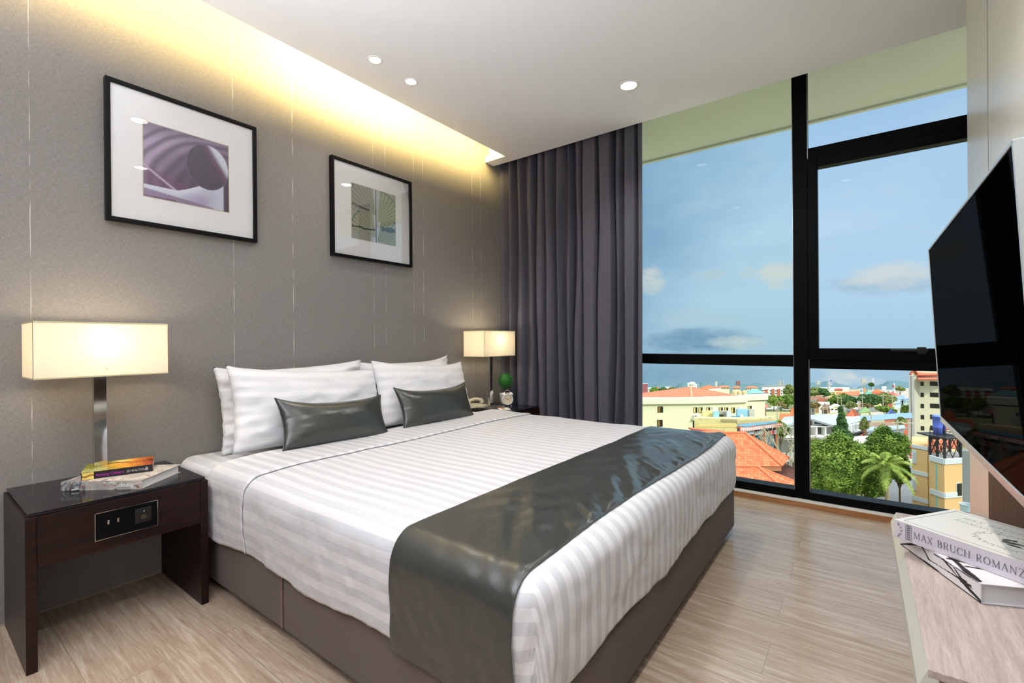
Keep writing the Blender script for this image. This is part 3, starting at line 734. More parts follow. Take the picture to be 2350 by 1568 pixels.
for k in range(3): tube(bm, [P0+d*(.197+.004*k)+Z*.007+nrm*.0013, P0+d*(.200+.003*k)+Z*.022+nrm*.0013], .0006, 5)
tube(bm, [P0+d*.195+Z*.014+nrm*.0013, P0+d*.209+Z*.011+nrm*.0013], .0006, 5)
obj('publisher_mark', bm, wt, t)

# ------------------------------------------------------------------ things on the far nightstand
zt = .536
def clock():
    c = Vector((.285, 3.172, zt+.066)); f = Vector((.80, -.56, .12)).normalized()
    f = (CAM-c); f.z = 0; f.normalize(); f = (f+Vector((.12, .0, .05))).normalized()
    s = f.cross(Z).normalized()*-1; s = Z.cross(f).normalized(); u = f.cross(s)
    t = empty('alarm_clock', (c.x, c.y, zt), 'white twin-bell alarm clock on the far nightstand in front of the plant pot', 'alarm clock')
    R = .047
    obj('case', lathe(B(), [(0, -.026), (R*.8, -.026), (R, -.018), (R*1.02, .010), (R*1.04, .018), (R*.98, .024), (R*.86, .024), (R*.84, .018), (0, .018)], c, f, 48), plain('clock_white', (224, 224, 226), .3), t, smooth=True)
    fc = obj('dial', lathe(B(), [(0, .0185), (R*.85, .0185), (R*.85, .0192), (0, .0192)], c, f, 40), plain('dial_cream', (214, 202, 176), .6), t)
    bm = B()
    for k in range(12):
        a = k*PI/6; dr = s*math.sin(a)+u*math.cos(a); obox(bm, c+f*.0195+dr*R*.74, dr, f, dr.cross(f), .0028, .0003, .0007 if k % 3 else .0012)
    obj('hour_marks', bm, BLACK, fc)
    def hand(ang, ln, wd):
        dr = s*math.sin(ang)+u*math.cos(ang); obj('hand', obox(B(), c+f*.021+dr*ln*.45, dr, f, dr.cross(f), ln*.55, .0004, wd), BLACK, fc)
    hand(-.98, .024, .0013); hand(1.05, .033, .0009)
    obj('hand_pin', lathe(B(), [(0, .021), (.003, .021), (.003, .0225), (0, .0225)], c, f, 16), BLACK, fc)
    for k in (-1, 1):
        ax = (u*.8+s*k*.6).normalized(); b0 = c+ax*(R+.004)
        obj('bell', lathe(B(), [(.019, .002), (.018, .008), (.011, .015), (0, .018)], b0, ax, 24), plain('clock_white', (224, 224, 226), .3), t, smooth=True)
        obj('bell_knob', tube(B(), [c+ax*R*.9, b0+ax*.024], .0018, 8), SILVER, t)
        foot = c+s*k*.026-u*R*.80; end = c+s*k*.038; end.z = zt
        obj('foot', tube(B(), [foot, Vector((end.x, end.y, zt+.001))], [.0035, .0028], 8), SILVER, t)
    pts = [c+u*(R+.008+.024*math.sin(a))+s*.022*math.cos(a) for a in [PI*k/12 for k in range(13)]]
    obj('carry_handle', tube(B(), pts, .0018, 8), SILVER, t, smooth=True)
clock()
def plant():
    c = Vector((.165, 3.302, zt)); t = empty('potted_plant', c, 'small round topiary plant in a white pot behind the alarm clock', 'potted plant')
    obj('pot', lathe(B(), [(0, 0), (.036, 0), (.045, .02), (.052, .09), (.054, .098), (.050, .098), (.046, .07), (0, .07)], c, (0, 0, 1), 40), plain('pot_white', (226, 226, 228), .35), t, smooth=True)
    obj('stem', tube(B(), [c+Z*.06, c+Z*.16], .006, 8), plain('stem_brown', (60, 45, 35), .8), t)
    rnd = random.Random(4); bm = B(); cc = c+Z*.208; R = .066
    bmesh.ops.create_icosphere(bm, subdivisions=3, radius=R*.86, matrix=Matrix.Translation(cc))
    for k in range(1500):
        v = Vector((rnd.gauss(0, 1), rnd.gauss(0, 1), rnd.gauss(0, 1))).normalized(); p = cc+v*R*rnd.uniform(.86, 1.06)
        a = (v.orthogonal()+Vector((rnd.uniform(-1, 1),)*3)*.8).normalized(); nn = (v+Vector((rnd.uniform(-.7, .7), rnd.uniform(-.7, .7), rnd.uniform(-.7, .7)))).normalized(); b = nn.cross(a).normalized(); a = b.cross(nn)
        s = rnd.uniform(.0035, .006)
        q = [bm.verts.new(p+a*s), bm.verts.new(p+b*s*.6+nn*.001), bm.verts.new(p-a*s), bm.verts.new(p-b*s*.6+nn*.001)]; bm.faces.new(q)
    obj('foliage', bm, GREENL, t)
plant()
def phone():
    c = Vector((.082, 3.005, zt)); a = math.radians(78); d = Vector((math.cos(a), math.sin(a), 0)); w = Vector((-d.y, d.x, 0))
    t = empty('telephone', c, 'cream corded telephone on the far nightstand beside the pillow', 'telephone')
    bm = B(); pr = [(-.105, .012), (-.10, .034), (-.03, .040), (.05, .028), (.098, .016), (.105, .006)]
    lo = []
    for sd in (-.036, .036):
        lo.append([[bm.verts.new(c+d*x+w*sd*(1 if 0 < k < 5 else .85)+Z*.003) for k, (x, z) in enumerate(pr)], [bm.verts.new(c+d*x+w*sd*.9+Z*z) for x, z in pr]])
    for k in range(5):
        bm.faces.new((lo[0][0][k], lo[0][0][k+1], lo[0][1][k+1], lo[0][1][k])); bm.faces.new((lo[1][0][k], lo[1][0][k+1], lo[1][1][k+1], lo[1][1][k]))
        bm.faces.new((lo[0][1][k], lo[0][1][k+1], lo[1][1][k+1], lo[1][1][k])); bm.faces.new((lo[0][0][k], lo[0][0][k+1], lo[1][0][k+1], lo[1][0][k]))
    for k in (0, 5): bm.faces.new((lo[0][0][k], lo[0][1][k], lo[1][1][k], lo[1][0][k]))
    obj('body', bm, CREAMPL, t, bevel=.004, seg=3)
    pts = []; rr = []
    for k in range(17):
        q = k/16; x = -.10+.165*q; pts.append(c+d*x+Z*(.048+.026*math.sin(q*PI)**.7)); rr.append(.017 if q < .16 or q > .84 else .0125)
    obj('handset', tube(B(), pts, rr, 14), CREAMPL, t, smooth=True)
    for q in (-.088, .055): obj('earpiece', lathe(B(), [(0, 0), (.019, 0), (.021, .014), (.015, .024), (0, .024)], c+d*q+Z*.033, (0, 0, 1), 24), CREAMPL, t, smooth=True)
    cp = [c+d*(.088+.022*math.sin(k*.04))+w*(-.03+.0009*k)+Vector((math.cos(k*1.1), 0, math.sin(k*1.1)))*.0045+Z*.014 for k in range(60)]
    obj('coiled_cord', tube(B(), cp, .0013, 6), CREAMPL, t, smooth=True)
phone()
o = obj('notepad', obox(B(), (.345, 3.045, zt+.003), (.55, -.45, 0), (.45, .55, 0), Z, .060, .045, .0027), PAPER, bevel=.0005); tag(o, 'white notepad lying on the far nightstand in front of the alarm clock', 'notepad')
t = empty('pencil', (.33, 3.03, zt+.0055), 'brown pencil lying across the white notepad', 'pencil')
pa, pb2 = Vector((.255, 3.075, zt+.0098)), Vector((.378, 3.012, zt+.0098)); dd = (pb2-pa).normalized()
obj('shaft', tube(B(), [pa, pb2-dd*.012], .0035, 6), plain('pencil_wood_brown', (168, 104, 56), .5), t)
obj('tip', tube(B(), [pb2-dd*.012, pb2], [.0035, .0006], 6), BLACK, t)

# ------------------------------------------------------------------ television
M, n, o = nt('antireflective_screen'); d_ = N(n, 'ShaderNodeBsdfDiffuse'); d_.inputs[0].default_value = (.0008, .0008, .0008, 1); g_ = N(n, 'ShaderNodeBsdfGlossy', i_Roughness=.02); mx = N(n, 'ShaderNodeMixShader'); mx.inputs[0].default_value = .022
L(n, d_.outputs[0], mx.inputs[1]); L(n, g_.outputs[0], mx.inputs[2]); L(n, mx.outputs[0], o.inputs[0]); TVS = M
tx0, tz0, tx1, tz1 = 2.913, .833, 2.886, 1.383; ty0, ty1 = .965, 2.0
tv = empty('television', (2.98, 1.48, .83), 'large black flat television tilted downwards from the right wall above the console', 'television')
v = Vector((tx1-tx0, 0, tz1-tz0)); hgt = v.length; v.normalize(); n_ = Vector((-v.z, 0, v.x)); cc = Vector(((tx0+tx1)/2, (ty0+ty1)/2, (tz0+tz1)/2))
Yv = Vector((0, 1, 0)); hw = (ty1-ty0)/2
obj('body', obox(B(), cc-n_*.020, Yv, v, n_, hw-.01, hgt/2-.01, .017), plain('tv_back', (24, 24, 26), .4), tv, bevel=.004)
bz = .0085; bm = B()
obox(bm, cc-v*(hgt/2-bz)-n_*.004, Yv, v, n_, hw, bz, .008); obox(bm, cc+v*(hgt/2-.003)-n_*.004, Yv, v, n_, hw, .003, .008)
obox(bm, cc+Yv*(hw-.003)-n_*.004, Yv, v, n_, .003, hgt/2-.003, .008); obox(bm, cc-Yv*(hw-.003)-n_*.004, Yv, v, n_, .003, hgt/2-.003, .008)
obj('bezel', bm, plain('glossy_silver_bezel', (205, 212, 215), .3, .5), tv, bevel=.001)
obj('screen', obox(B(), cc-n_*.0005+v*.006, Yv, v, n_, hw-.006, hgt/2-.0115, .0025), TVS, tv)
bm = B(); obox(bm, (2.985, 1.49, 1.10), (1, 0, 0), (0, 1, 0), Z, .06, .05, .06); obox(bm, (3.092, 1.49, 1.20), (1, 0, 0), (0, 1, 0), Z, .018, .16, .14); obox(bm, (3.04, 1.49, 1.10), (1, 0, 0), (0, 1, 0), Z, .04, .02, .03)
obj('wall_bracket', bm, BLACK, tv, bevel=.003)

# ------------------------------------------------------------------ console desk with two books
dk = empty('console_desk', (2.95, 1.33, 0), 'pale ash console desk under the television at the right edge', 'desk')
HT = .60; x0 = 2.785
obj('top', bx(x0, 3.096, .935, 1.727, HT-.012, HT), DESKW, dk, bevel=.001)
bm = B(); pr = [(x0, HT-.001), (x0-.012, HT-.030), (x0-.012, HT-.060), (x0+.012, HT-.060), (x0+.012, HT-.012), (x0, HT-.012)]
a = [bm.verts.new((x, .9352, z)) for x, z in pr]; b = [bm.verts.new((x, 1.7268, z)) for x, z in pr]
for k in range(6): bm.faces.new((a[k], a[(k+1) % 6], b[(k+1) % 6], b[k]))
bm.faces.new(a); bm.faces.new(b[::-1])
obj('edge_strip', bm, plain('pale_grey_edge', (202, 204, 192), .35), dk)
obj('apron', bx(x0+.012, 3.096, .95, 1.71, HT-.15, HT-.012), DESKW, dk)
obj('side_panel', bx(x0+.05, 3.096, .937, .965, 0, HT-.012), BROWNP, dk); obj('side_panel', bx(x0+.05, 3.096, 1.695, 1.723, 0, HT-.012), BROWNP, dk)
# lower book: white with black brush lines
def bw(i, j):
    c = (226, 224, 228)
    q = [(.0, .0, .30, .9), (.25, 1.2, .42, .35), (.42, .35, .78, .5), (.78, .5, 1.0, .1), (.60, .95, .80, .45), (.5, .9, .95, 1.0), (.72, .9, .9, .2), (.30, .05, .55, .1)]
    for k, (a, b, c2, d2) in enumerate(q):
        t = max(0, min(1, ((i-a)*(c2-a)+(j-b)*(d2-b))/((c2-a)**2+(d2-b)**2+1e-6))); ds = math.hypot(i-a-t*(c2-a), (j-b-t*(d2-b))*.6)
        if ds < .012+.012*math.sin(t*3+k)**2+.02*(k == 3): c = (22, 22, 24)
    if j < .07: c = (22, 22, 24)
    if math.hypot(i-.84, (j-.5)*.6) < .07+.02*math.sin(9*math.atan2(j-.5, i-.84)): c = (22, 22, 24)
    return srgb(*c)
Q0 = Vector((2.781, 1.463, HT+.0005)); Q1 = Vector((2.885, 1.222, HT+.0005)); ag = math.atan2(Q1.y-Q0.y, Q1.x-Q0.x)
t, d, w, c = book('book', Q0, ag, .262, .20, .037, plain('white_hardback_cover', (226, 224, 228), .4), 'white book with black ink lines at the bottom of the console desk pair', group='books on the console desk', hard=.004)
face_pic('spine_picture', Q0, d, Z, .262, .0368, bw, t, 200, 40, .0006)
face_pic('cover_picture', Q0+Z*.037, d, w, .262, .20, lambda i, j: bw(i, 1-j*.9), t, 160, 120)
R0 = Vector((2.767, 1.394, HT+.0385)); ag = math.atan2(1.251-1.382, 2.946-2.766)
t, d, w, c = book('book', R0, ag, .285, .205, .041, plain('cream_hardback_cover', (222, 222, 214), .35), 'thick cream book titled on its spine lying on top of the black and white book', group='books on the console desk', hard=.004, spine_mat=plain('pale_lilac_spine', (214, 208, 218), .4))
nrm = d.cross(Z); gp_ = plain('grey_print', (112, 112, 118), .5)
serif_text('spine_title', 'MAX BRUCH ROMANZE', .0142, R0+d*.040+Z*.0130+nrm*.0009, d, Z, gp_, t, .09)
bm = B(); tp = R0+Z*.0412
def ln(p, q, r=.0005): obox(bm, (p+q)/2, (q-p), Z, (q-p).cross(Z), (q-p).length/2, .0001, r)
e = [(.012, .012), (.273, .012), (.273, .193), (.012, .193)]
for k in range(4): ln(tp+d*e[k][0]+w*e[k][1], tp+d*e[(k+1) % 4][0]+w*e[(k+1) % 4][1])
obj('cover_border', bm, gp_, t)
nv2 = plain('faint_grey_print', (176, 178, 172), .5)
for k, s_ in enumerate(('MAX BRUCH', 'ROMANZE')): serif_text('cover_title', s_, .014, tp+d*(.045)+w*(.150-.028*k), d, w, nv2, t, .14)
# wreath with a dark emblem
bm = B(); cw = tp+d*.165+w*.085
for k in range(64):
    a = k*2*PI/64; rr = .044+.003*math.sin(k*2.3); p = cw+d*math.cos(a)*rr*1.25+w*math.sin(a)*rr
    obox(bm, p, d*math.cos(a*1.7+k)+w*math.sin(a*1.7+k), Z, d*math.sin(a*1.7+k)-w*math.cos(a*1.7+k), .0032, .0001, .0009)
obj('cover_wreath', bm, plain('mid_grey_print', (150, 152, 142), .5), t)
bm = B()
for (px, py, rx, ry, an) in ((0, 0, .015, .006, .5), (-.012, .010, .009, .005, 1.2), (.010, -.012, .012, .004, .1), (.018, .008, .006, .004, .9), (-.004, .018, .004, .006, 0)):
    vs = [bm.verts.new(cw+Z*.0003+d*(px+rx*math.cos(q)*math.cos(an)-ry*math.sin(q)*math.sin(an))+w*(py+rx*math.cos(q)*math.sin(an)+ry*math.sin(q)*math.cos(an))) for q in [2*PI*z/14 for z in range(14)]]
    bm.faces.new(vs)
obj('cover_emblem', bm, plain('dark_green_print', (66, 70, 60), .5), t)
bm = B()
for k in range(7): obox(bm, R0+d*.030+Z*(.006+.005*k)+nrm*.0009, d, nrm, Z, .0035, .0002, .0014)
for q in (.024, .036): obox(bm, R0+d*q+Z*.020+nrm*.0009, d, nrm, Z, .0003, .0002, .018)
for k in range(12):
    a = k*PI/6; obox(bm, R0+d*(.012+.004*math.cos(a*2))+Z*(.020+.014*math.sin(a))+nrm*.0009, d*math.cos(a)+Z*math.sin(a), nrm, d*math.sin(a)-Z*math.cos(a), .002, .0002, .0005)
obj('spine_ornament', bm, gp_, t)
# ------------------------------------------------------------------ the town outside
GH = 14.0; GS = .102
fh = Vector((FW.x, FW.y, 0)).normalized(); rh = Vector((fh.y, -fh.x, 0))
def gz(p):
    """ground height: flat drop below our room plus a gentle slope away"""
    return CAM.z-GH-GS*((Vector((p[0], p[1], 0))-Vector((CAM.x, CAM.y, 0))).dot(fh))
def G(u, zf):
    p = E(u, 784, zf); p.z = gz(p); return p
def rad(p):
    q = Vector((p.x-CAM.x, p.y-CAM.y, 0)); return q.normalized()
def zat(v, zf): return CAM.z-(v-784)*zf/FPX
def fz_for(v): return GH*FPX/(v-784-GS*FPX)
def m_ground():
    M, n, o = nt('town_ground'); v = coords(n)
    a = noise_(n, v, .02, 6); b = noise_(n, v, .15, 5)
    c = ramp(n, math_(n, 'ADD', math_(n, 'MULTIPLY', a, .6), math_(n, 'MULTIPLY', b, .4)), [(.4, srgb(86, 104, 58)), (.5, srgb(134, 132, 96)), (.58, srgb(150, 146, 128))])
    pb(n, o, c, .9, 0, .1); return M
bm = B(); q = [CAM+fh*a+rh*b for a, b in ((9, -60), (9, 60), (2600, -2600), (2600, 2600))]
vs = [bm.verts.new((p.x, p.y, gz(p))) for p in (q[0], q[1], q[3], q[2])]; bm.faces.new(vs)
bm2 = bmesh.ops.extrude_face_region(bm, geom=list(bm.faces)); bmesh.ops.translate(bm, verts=[v for v in bm2['geom'] if isinstance(v, bmesh.types.BMVert)], vec=(0, 0, -2))
gr_ = obj('ground', bm, m_ground()); gr_['kind'] = 'structure'
bounce_ = obj('bounce_slab', prism(B(), [CAM+fh*4-rh*45, CAM+fh*4+rh*45, CAM+fh*30+rh*45, CAM+fh*30-rh*45], CAM.z-GH-4.2, CAM.z-GH-3.0), plain('bounce_slab_pale', (226, 226, 216), .9)); bounce_['kind'] = 'structure'  # added pale slab, unseen below the window, bounces sunlight up to the soffit
# hills on the skyline
def hill(u0, u1, peaks, zf, label):
    def fn(i, j):
        u = u0+(u1-u0)*i; base = G(u, zf+ (j-.5)*900)
        h = sum(a*math.exp(-((u-c)/w)**2) for c, w, a in peaks)*zf/FPX
        h += noise.noise(Vector((u*.12, j*3, zf*.01)))*zf*.0016
        return Vector((base.x, base.y, base.z-8+max(0, h+12)*math.sin(PI*min(1, max(0, j)))**.8))
    o = obj('hill', grid_mesh('hill', fn, 90, 10), plain('haze_tinted_forest', (96, 124, 132), .95, 0, .05, .1, .004)); tag(o, label, 'hill', 'blue hills on the skyline')  # blue haze of distance is put into the hills' base colour
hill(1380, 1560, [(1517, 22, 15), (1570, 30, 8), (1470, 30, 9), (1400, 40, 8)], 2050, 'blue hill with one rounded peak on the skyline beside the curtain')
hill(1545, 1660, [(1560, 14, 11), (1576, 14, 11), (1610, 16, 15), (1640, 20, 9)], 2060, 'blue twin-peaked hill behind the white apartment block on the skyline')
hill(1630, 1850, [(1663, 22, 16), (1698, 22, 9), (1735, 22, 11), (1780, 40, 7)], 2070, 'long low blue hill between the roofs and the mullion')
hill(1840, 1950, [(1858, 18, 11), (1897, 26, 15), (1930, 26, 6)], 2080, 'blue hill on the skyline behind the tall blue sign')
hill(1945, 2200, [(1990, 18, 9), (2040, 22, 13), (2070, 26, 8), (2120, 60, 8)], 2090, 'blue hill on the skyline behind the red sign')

# materials
def m_tile(name, a, b, mort, bw=.34, bh=.40):
    M, n, o = nt(name); t = N(n, 'ShaderNodeTexCoord'); br = N(n, 'ShaderNodeTexBrick', offset=.5); L(n, t.outputs['UV'], br.inputs[0])
    br.inputs['Scale'].default_value = 1; br.inputs['Brick Width'].default_value = bw; br.inputs['Row Height'].default_value = bh; br.inputs['Mortar Size'].default_value = bh*.07; br.inputs['Mortar Smooth'].default_value = .6
    br.inputs['Color1'].default_value = srgb(*a); br.inputs['Color2'].default_value = srgb(*b); br.inputs['Mortar'].default_value = srgb(*mort)
    nz = noise_(n, coords(n), .7, 4); col = mix(n, math_(n, 'MULTIPLY', nz, .3), br.outputs[0], srgb(*a))
    pb(n, o, col, .8, 0, .2, br.outputs[1], -.6, .06); return M
T_OR = m_tile('orange_roof_tile', (204, 102, 70), (224, 142, 100), (176, 78, 54))
T_OR2 = m_tile('terracotta_roof_tile', (204, 118, 92), (216, 136, 108), (176, 94, 74), .5, .5)
T_MAR = m_tile('maroon_roof_tile', (98, 62, 58), (108, 72, 66), (70, 44, 42), .5, .8)
C = lambda nme, rgb, **k: plain(nme, rgb, .85, 0, .1, k.get('var', .05), k.get('vs', .6))
CREAM = C('cream_render', (243, 236, 205)); CREAM2 = C('cream_band', (238, 236, 214)); YEL = C('yellow_render', (240, 214, 140), var=.15); WHT = C('white_render', (238, 238, 232)); LBL = C('pale_blue_render', (206, 224, 236))
TANW = C('tan_render', (232, 190, 134)); GREYC = C('grey_concrete', (176, 176, 170), var=.12); RED_R = C('red_metal_roof', (190, 84, 76)); BLU_R = C('blue_metal_roof', (132, 160, 190)); TEAL_R = C('teal_metal_roof', (130, 176, 176))
GRY_R = C('grey_metal_roof', (170, 180, 184)); DGR_R = C('dark_grey_roof', (122, 122, 120), var=.15); BRN_R = C('brown_roof', (156, 118, 98), var=.12); GRN_R = C('green_roof', (138, 170, 120)); BRICK = C('red_brick_panel', (186, 112, 92)); LEMON = C('lime_yellow_gable', (226, 236, 110))
WINM = plain('dark_window', (40, 40, 38), .2, 0, .5, .2, 2); WINF = plain('window_frame_cream', (226, 220, 196), .6); CURTB = plain('brown_window_curtain', (150, 108, 66), .9)
STEEL = plain('dark_steel', (44, 42, 42), .6); BLUET = plain('blue_plastic_tank', (112, 134, 232), .5, vs=2); BEIGET = C('beige_tank', (206, 188, 150)); SKYB = C('sky_blue_wall', (158, 206, 232), var=.08); POLE = C('pole_concrete', (196, 190, 168))

def up_roof(bm, faces3, uvl):
    """faces3: list of (points, eave direction) -> faces with metric UV"""
    for pts, e in faces3:
        vs = [bm.verts.new(p) for p in pts]; f = bm.faces.new(vs)
        nn = (pts[1]-pts[0]).cross(pts[2]-pts[0]).normalized(); e = e.normalized(); s = nn.cross(e).normalized()
        for l, p in zip(f.loops, pts): l[uvl].uv = ((p-pts[0]).dot(e), (p-pts[0]).dot(s))
def roofmesh(name, faces, mat, parent, thick=.12):
    bm = B(); uvl = bm.loops.layers.uv.new('UVMap'); up_roof(bm, faces, uvl)
    me = bpy.data.meshes.new(name); bm.to_mesh(me); bm.free(); o = bpy.data.objects.new(name, me); link(o, parent); me.materials.append(mat)
    if thick: s = o.modifiers.new('s', 'SOLIDIFY'); s.thickness = thick; s.offset = -1; 
    return o
def ray_plane(u, v, P0, P1):
    d = (FW+(u-1175)/FPX*RT+(784-v)/FPX*UP); h = Vector((P1.x-P0.x, P1.y-P0.y, 0)); nn = Vector((-h.y, h.x, 0)); t = (P0-CAM).dot(nn)/d.dot(nn); return CAM+d*t
def on_face(name, P0, P1, u0, v0, u1, v1, mat, parent, proud=.05, deep=.1):
    a = ray_plane(u0, v1, P0, P1); b = ray_plane(u1, v0, P0, P1); h = Vector((P1.x-P0.x, P1.y-P0.y, 0)).normalized(); nn = Vector((h.y, -h.x, 0))
    if nn.dot(fh) > 0: nn = -nn
    c = (a+b)/2; wd_ = abs((b-a).dot(h)); ht = abs(b.z-a.z)
    return obj(name, obox(B(), c+nn*(proud-deep)/2, h, nn, Z, wd_/2, (proud+deep)/2, ht/2), mat, parent)
def window(P0, P1, u0, v0, u1, v1, parent, fr=None, pane=None, proud=.06):
    w_ = on_face('window', P0, P1, u0, v0, u1, v1, pane or WINM, parent, proud)
    if fr:
        on_face('window_pane', P0, P1, u0+(u1-u0)*.1, v0+(v1-v0)*.08, u0+(u1-u0)*.48, v1-(v1-v0)*.08, fr, w_, proud+.03)
    return w_
def bld(name, label, u0, u1, ve, zf, z1=None, depth=None, wall=WHT, roof='flat', rh_=0, over=.4, rmat=GRY_R, group=None, cat='building', base=None, nwin=0, floors=0, wv=None, skew=0, pane=None, name_roof='roof'):
    """box building: front face from pixel column u0 to u1 at depth zf (z1 at the right end), eaves at pixel row ve"""
    z1 = z1 or zf; A = E(u0, 784, zf); Bp = E(u1, 784, z1); zt_ = E((u0+u1)/2, ve, (zf+z1)/2).z; depth = min(depth or (Bp-A).length*.6, 11, max(4, zf*.045))
    A.z = Bp.z = 0; h = (Bp-A).normalized(); bk = Vector((-h.y, h.x, 0)); bk = bk if bk.dot(fh) > 0 else -bk
    bk = rad((A+Bp)/2); rh_ = max(.4*rh_, rh_-max(0, (ve-784)/FPX*depth/2)) if roof != 'flat' else rh_; depth = min(depth, 4.5) if roof == 'flat' else depth; Cc = Bp+bk*depth; D = A+bk*depth
    zb = min(gz(A), gz(Bp), gz(Cc), gz(D))-.5; mid = (A+Bp+Cc+D)/4
    t = empty(name, (mid.x, mid.y, zb), label, cat, group)
    if zt_ > zb+.5: obj('wall', prism(B(), [A, Bp, Cc, D], zb, zt_), wall, t)
    o_ = over; a, b, c, d = [Vector((p.x, p.y, zt_)) + (p-mid).normalized()*o_*1.4 for p in (A, Bp, Cc, D)]
    for p in (a, b, c, d): p.z = zt_
    up = Vector((0, 0, rh_))
    if roof == 'flat': obj('roof', prism(B(), [a, b, c, d], zt_, zt_+max(.3, rh_)), rmat, t)
    elif roof == 'pyramid':
        m_ = (a+b+c+d)/4+up; roofmesh('roof', [([a, b, m_], b-a), ([b, c, m_], c-b), ([c, d, m_], d-c), ([d, a, m_], a-d)], rmat, t)
    elif roof == 'hip':
        k = min(.5, depth/((b-a).length+.01)*.5); r0 = (a+d)/2+(b-a)*k+up; r1 = (b+c)/2-(b-a)*k+up
        roofmesh('roof', [([a, b, r1, r0], b-a), ([b, c, r1], c-b), ([c, d, r0, r1], d-c), ([d, a, r0], a-d)], rmat, t)
    elif roof == 'gable':
        r0 = (a+d)/2+up; r1 = (b+c)/2+up; roofmesh('roof', [([a, b, r1, r0], b-a), ([c, d, r0, r1], d-c)], rmat, t)
        bm = B(); [bm.faces.new([bm.verts.new(x) for x in q]) for q in ((Vector((*A.xy, zt_)), Vector((*D.xy, zt_)), (Vector((*A.xy, zt_))+Vector((*D.xy, zt_)))/2+up*.93), (Vector((*Bp.xy, zt_)), Vector((*Cc.xy, zt_)), (Vector((*Bp.xy, zt_))+Vector((*Cc.xy, zt_)))/2+up*.93))]; obj('gable_wall', bm, wall, t)
    elif roof == 'gablefront':
        r0 = (a+b)/2+up; r1 = (c+d)/2+up; roofmesh('roof', [([b, c, r1, r0], c-b), ([d, a, r0, r1], a-d)], rmat, t)
        bm = B(); bm.faces.new([bm.verts.new(x) for x in (Vector((*A.xy, zt_)), Vector((*Bp.xy, zt_)), (Vector((*A.xy, zt_))+Vector((*Bp.xy, zt_)))/2+up*.93)]); obj('gable_wall', bm, LEMON if 'lime' in label else wall, t)
    if nwin:
        va, vb = wv; fh_ = (vb-va)/max(1, floors)
        for fl in range(floors):
            for k in range(nwin):
                uc = u0+(u1-u0)*(k+.5)/nwin; hw_ = (u1-u0)/nwin*.26; on_face('window', A, Bp, uc-hw_, va+fh_*(fl+.25), uc+hw_, va+fh_*(fl+.75), pane or WINM, t, .05)
    t['_a'] = 0; del t['_a']
    return t, A, Bp, Cc, D, zt_

# ---- cream hotel-like block beside the curtain
A = E(1430, 784, 107); K = E(1588, 784, 107); R_ = E(1708, 784, 109); X2 = E(1755, 784, 110)
for p in (A, K, R_, X2): p.z = 0
Dk = A+rad(A)*6; Kk = K+rad(K)*11; Xk = X2+rad(X2)*3
zt_ = zat(931, 107); zb = gz(K)-1; zp = zat(917, 107)
t = empty('apartment_block', (K.x, K.y, zb), 'cream three-storey block with a pyramid tiled roof beside the grey curtain', 'building')
obj('wall', prism(B(), [A, K, R_, X2, Xk, Kk, Dk], zb, zt_), CREAM, t)
off = -fh*.9+rh*.25
obj('parapet', prism(B(), [A-fh*.6, K-fh*.6+rh*.3, R_-fh*.6+rh*.4, R_+rad(R_)*2.5, Kk, Dk, A], zt_, zp), CREAM2, t)
z2 = zat(925, 109); obj('parapet', prism(B(), [R_-fh*.4-rh*1, X2-fh*.4+rh*.5, Xk+rh*.5, R_+rad(R_)*2], z2, zat(913.5, 109)), CREAM2, t)
e0, e1, e2 = A+rh*1.5+fh*1, K+fh*.5, E(1690, 784, 109.5); e2.z = 0; e3 = A+rad(A)*10; ap = E(1585, 887.5, 113)
e0, e1, e2, e3 = [Vector((p.x, p.y, zp+.02)) for p in (e0, e1, e2, e3)]; e3.z -= .6
roofmesh('roof', [([e0, e1, ap], e1-e0), ([e1, e2, ap], e2-e1), ([e2, e3, ap], e3-e2), ([e3, e0, ap], e0-e3)], T_OR2, t)
obj('ridge_tiles', tube(B(), [e1, ap], .22, 6), C('pale_ridge', (222, 170, 140)), t)
for u, v0, v1 in ((1509, 933, 947), (1508, 963.5, 979.5)): window(A, K, u, v0, u+12.5, v1, t, CURTB)
for u in (1591, 1603, 1620.5, 1649.5, 1662, 1677.5): window(K, R_, u, 935+(u-1590)*.008, u+9, 948+(u-1590)*.0, t, YEL)
window(K, R_, 1590, 967, 1596, 982, t)
window(R_, X2, 1716, 932, 1724.5, 944, t, YEL)
for u in (1634, 1694): on_face('pilaster', K, R_, u, 934, u+9, 950, WHT, t, .25)
ac = on_face('air_conditioner', K, R_, 1589.5, 952, 1600, 960.5, WHT, t, .8); 
c0 = ray_plane(1593, 956, K, R_)-fh*.85; obj('fan_grille', lathe(B(), [(0, 0), (.33, 0), (.33, .05), (0, .05)], c0, -fh, 20), STEEL, ac)
on_face('window_ledge', K, R_, 1586, 961, 1603, 962.5, CREAM2, t, .8)
for k, u in enumerate((1685, 1696, 1707.5)):
    p = E(u, 784, 110.8); zb_ = zat(917, 110.8); w_ = 5*110.8/FPX
    o = obj('water_tank', lathe(B(), [(0, 0), (w_, 0), (w_*1.02, .6), (w_, 1.25), (w_*.9, 1.42), (w_*.35, 1.62), (w_*.3, 1.7), (0, 1.7)], (p.x, p.y, zb_-.05), (0, 0, 1), 24), BEIGET, smooth=False)
    tag(o, ('beige rooftop water tank on the cream block, leftmost of three', 'beige rooftop water tank on the cream block, middle of three', 'beige rooftop water tank on the cream block, rightmost of three')[k], 'water tank', 'beige water tanks on the cream block')
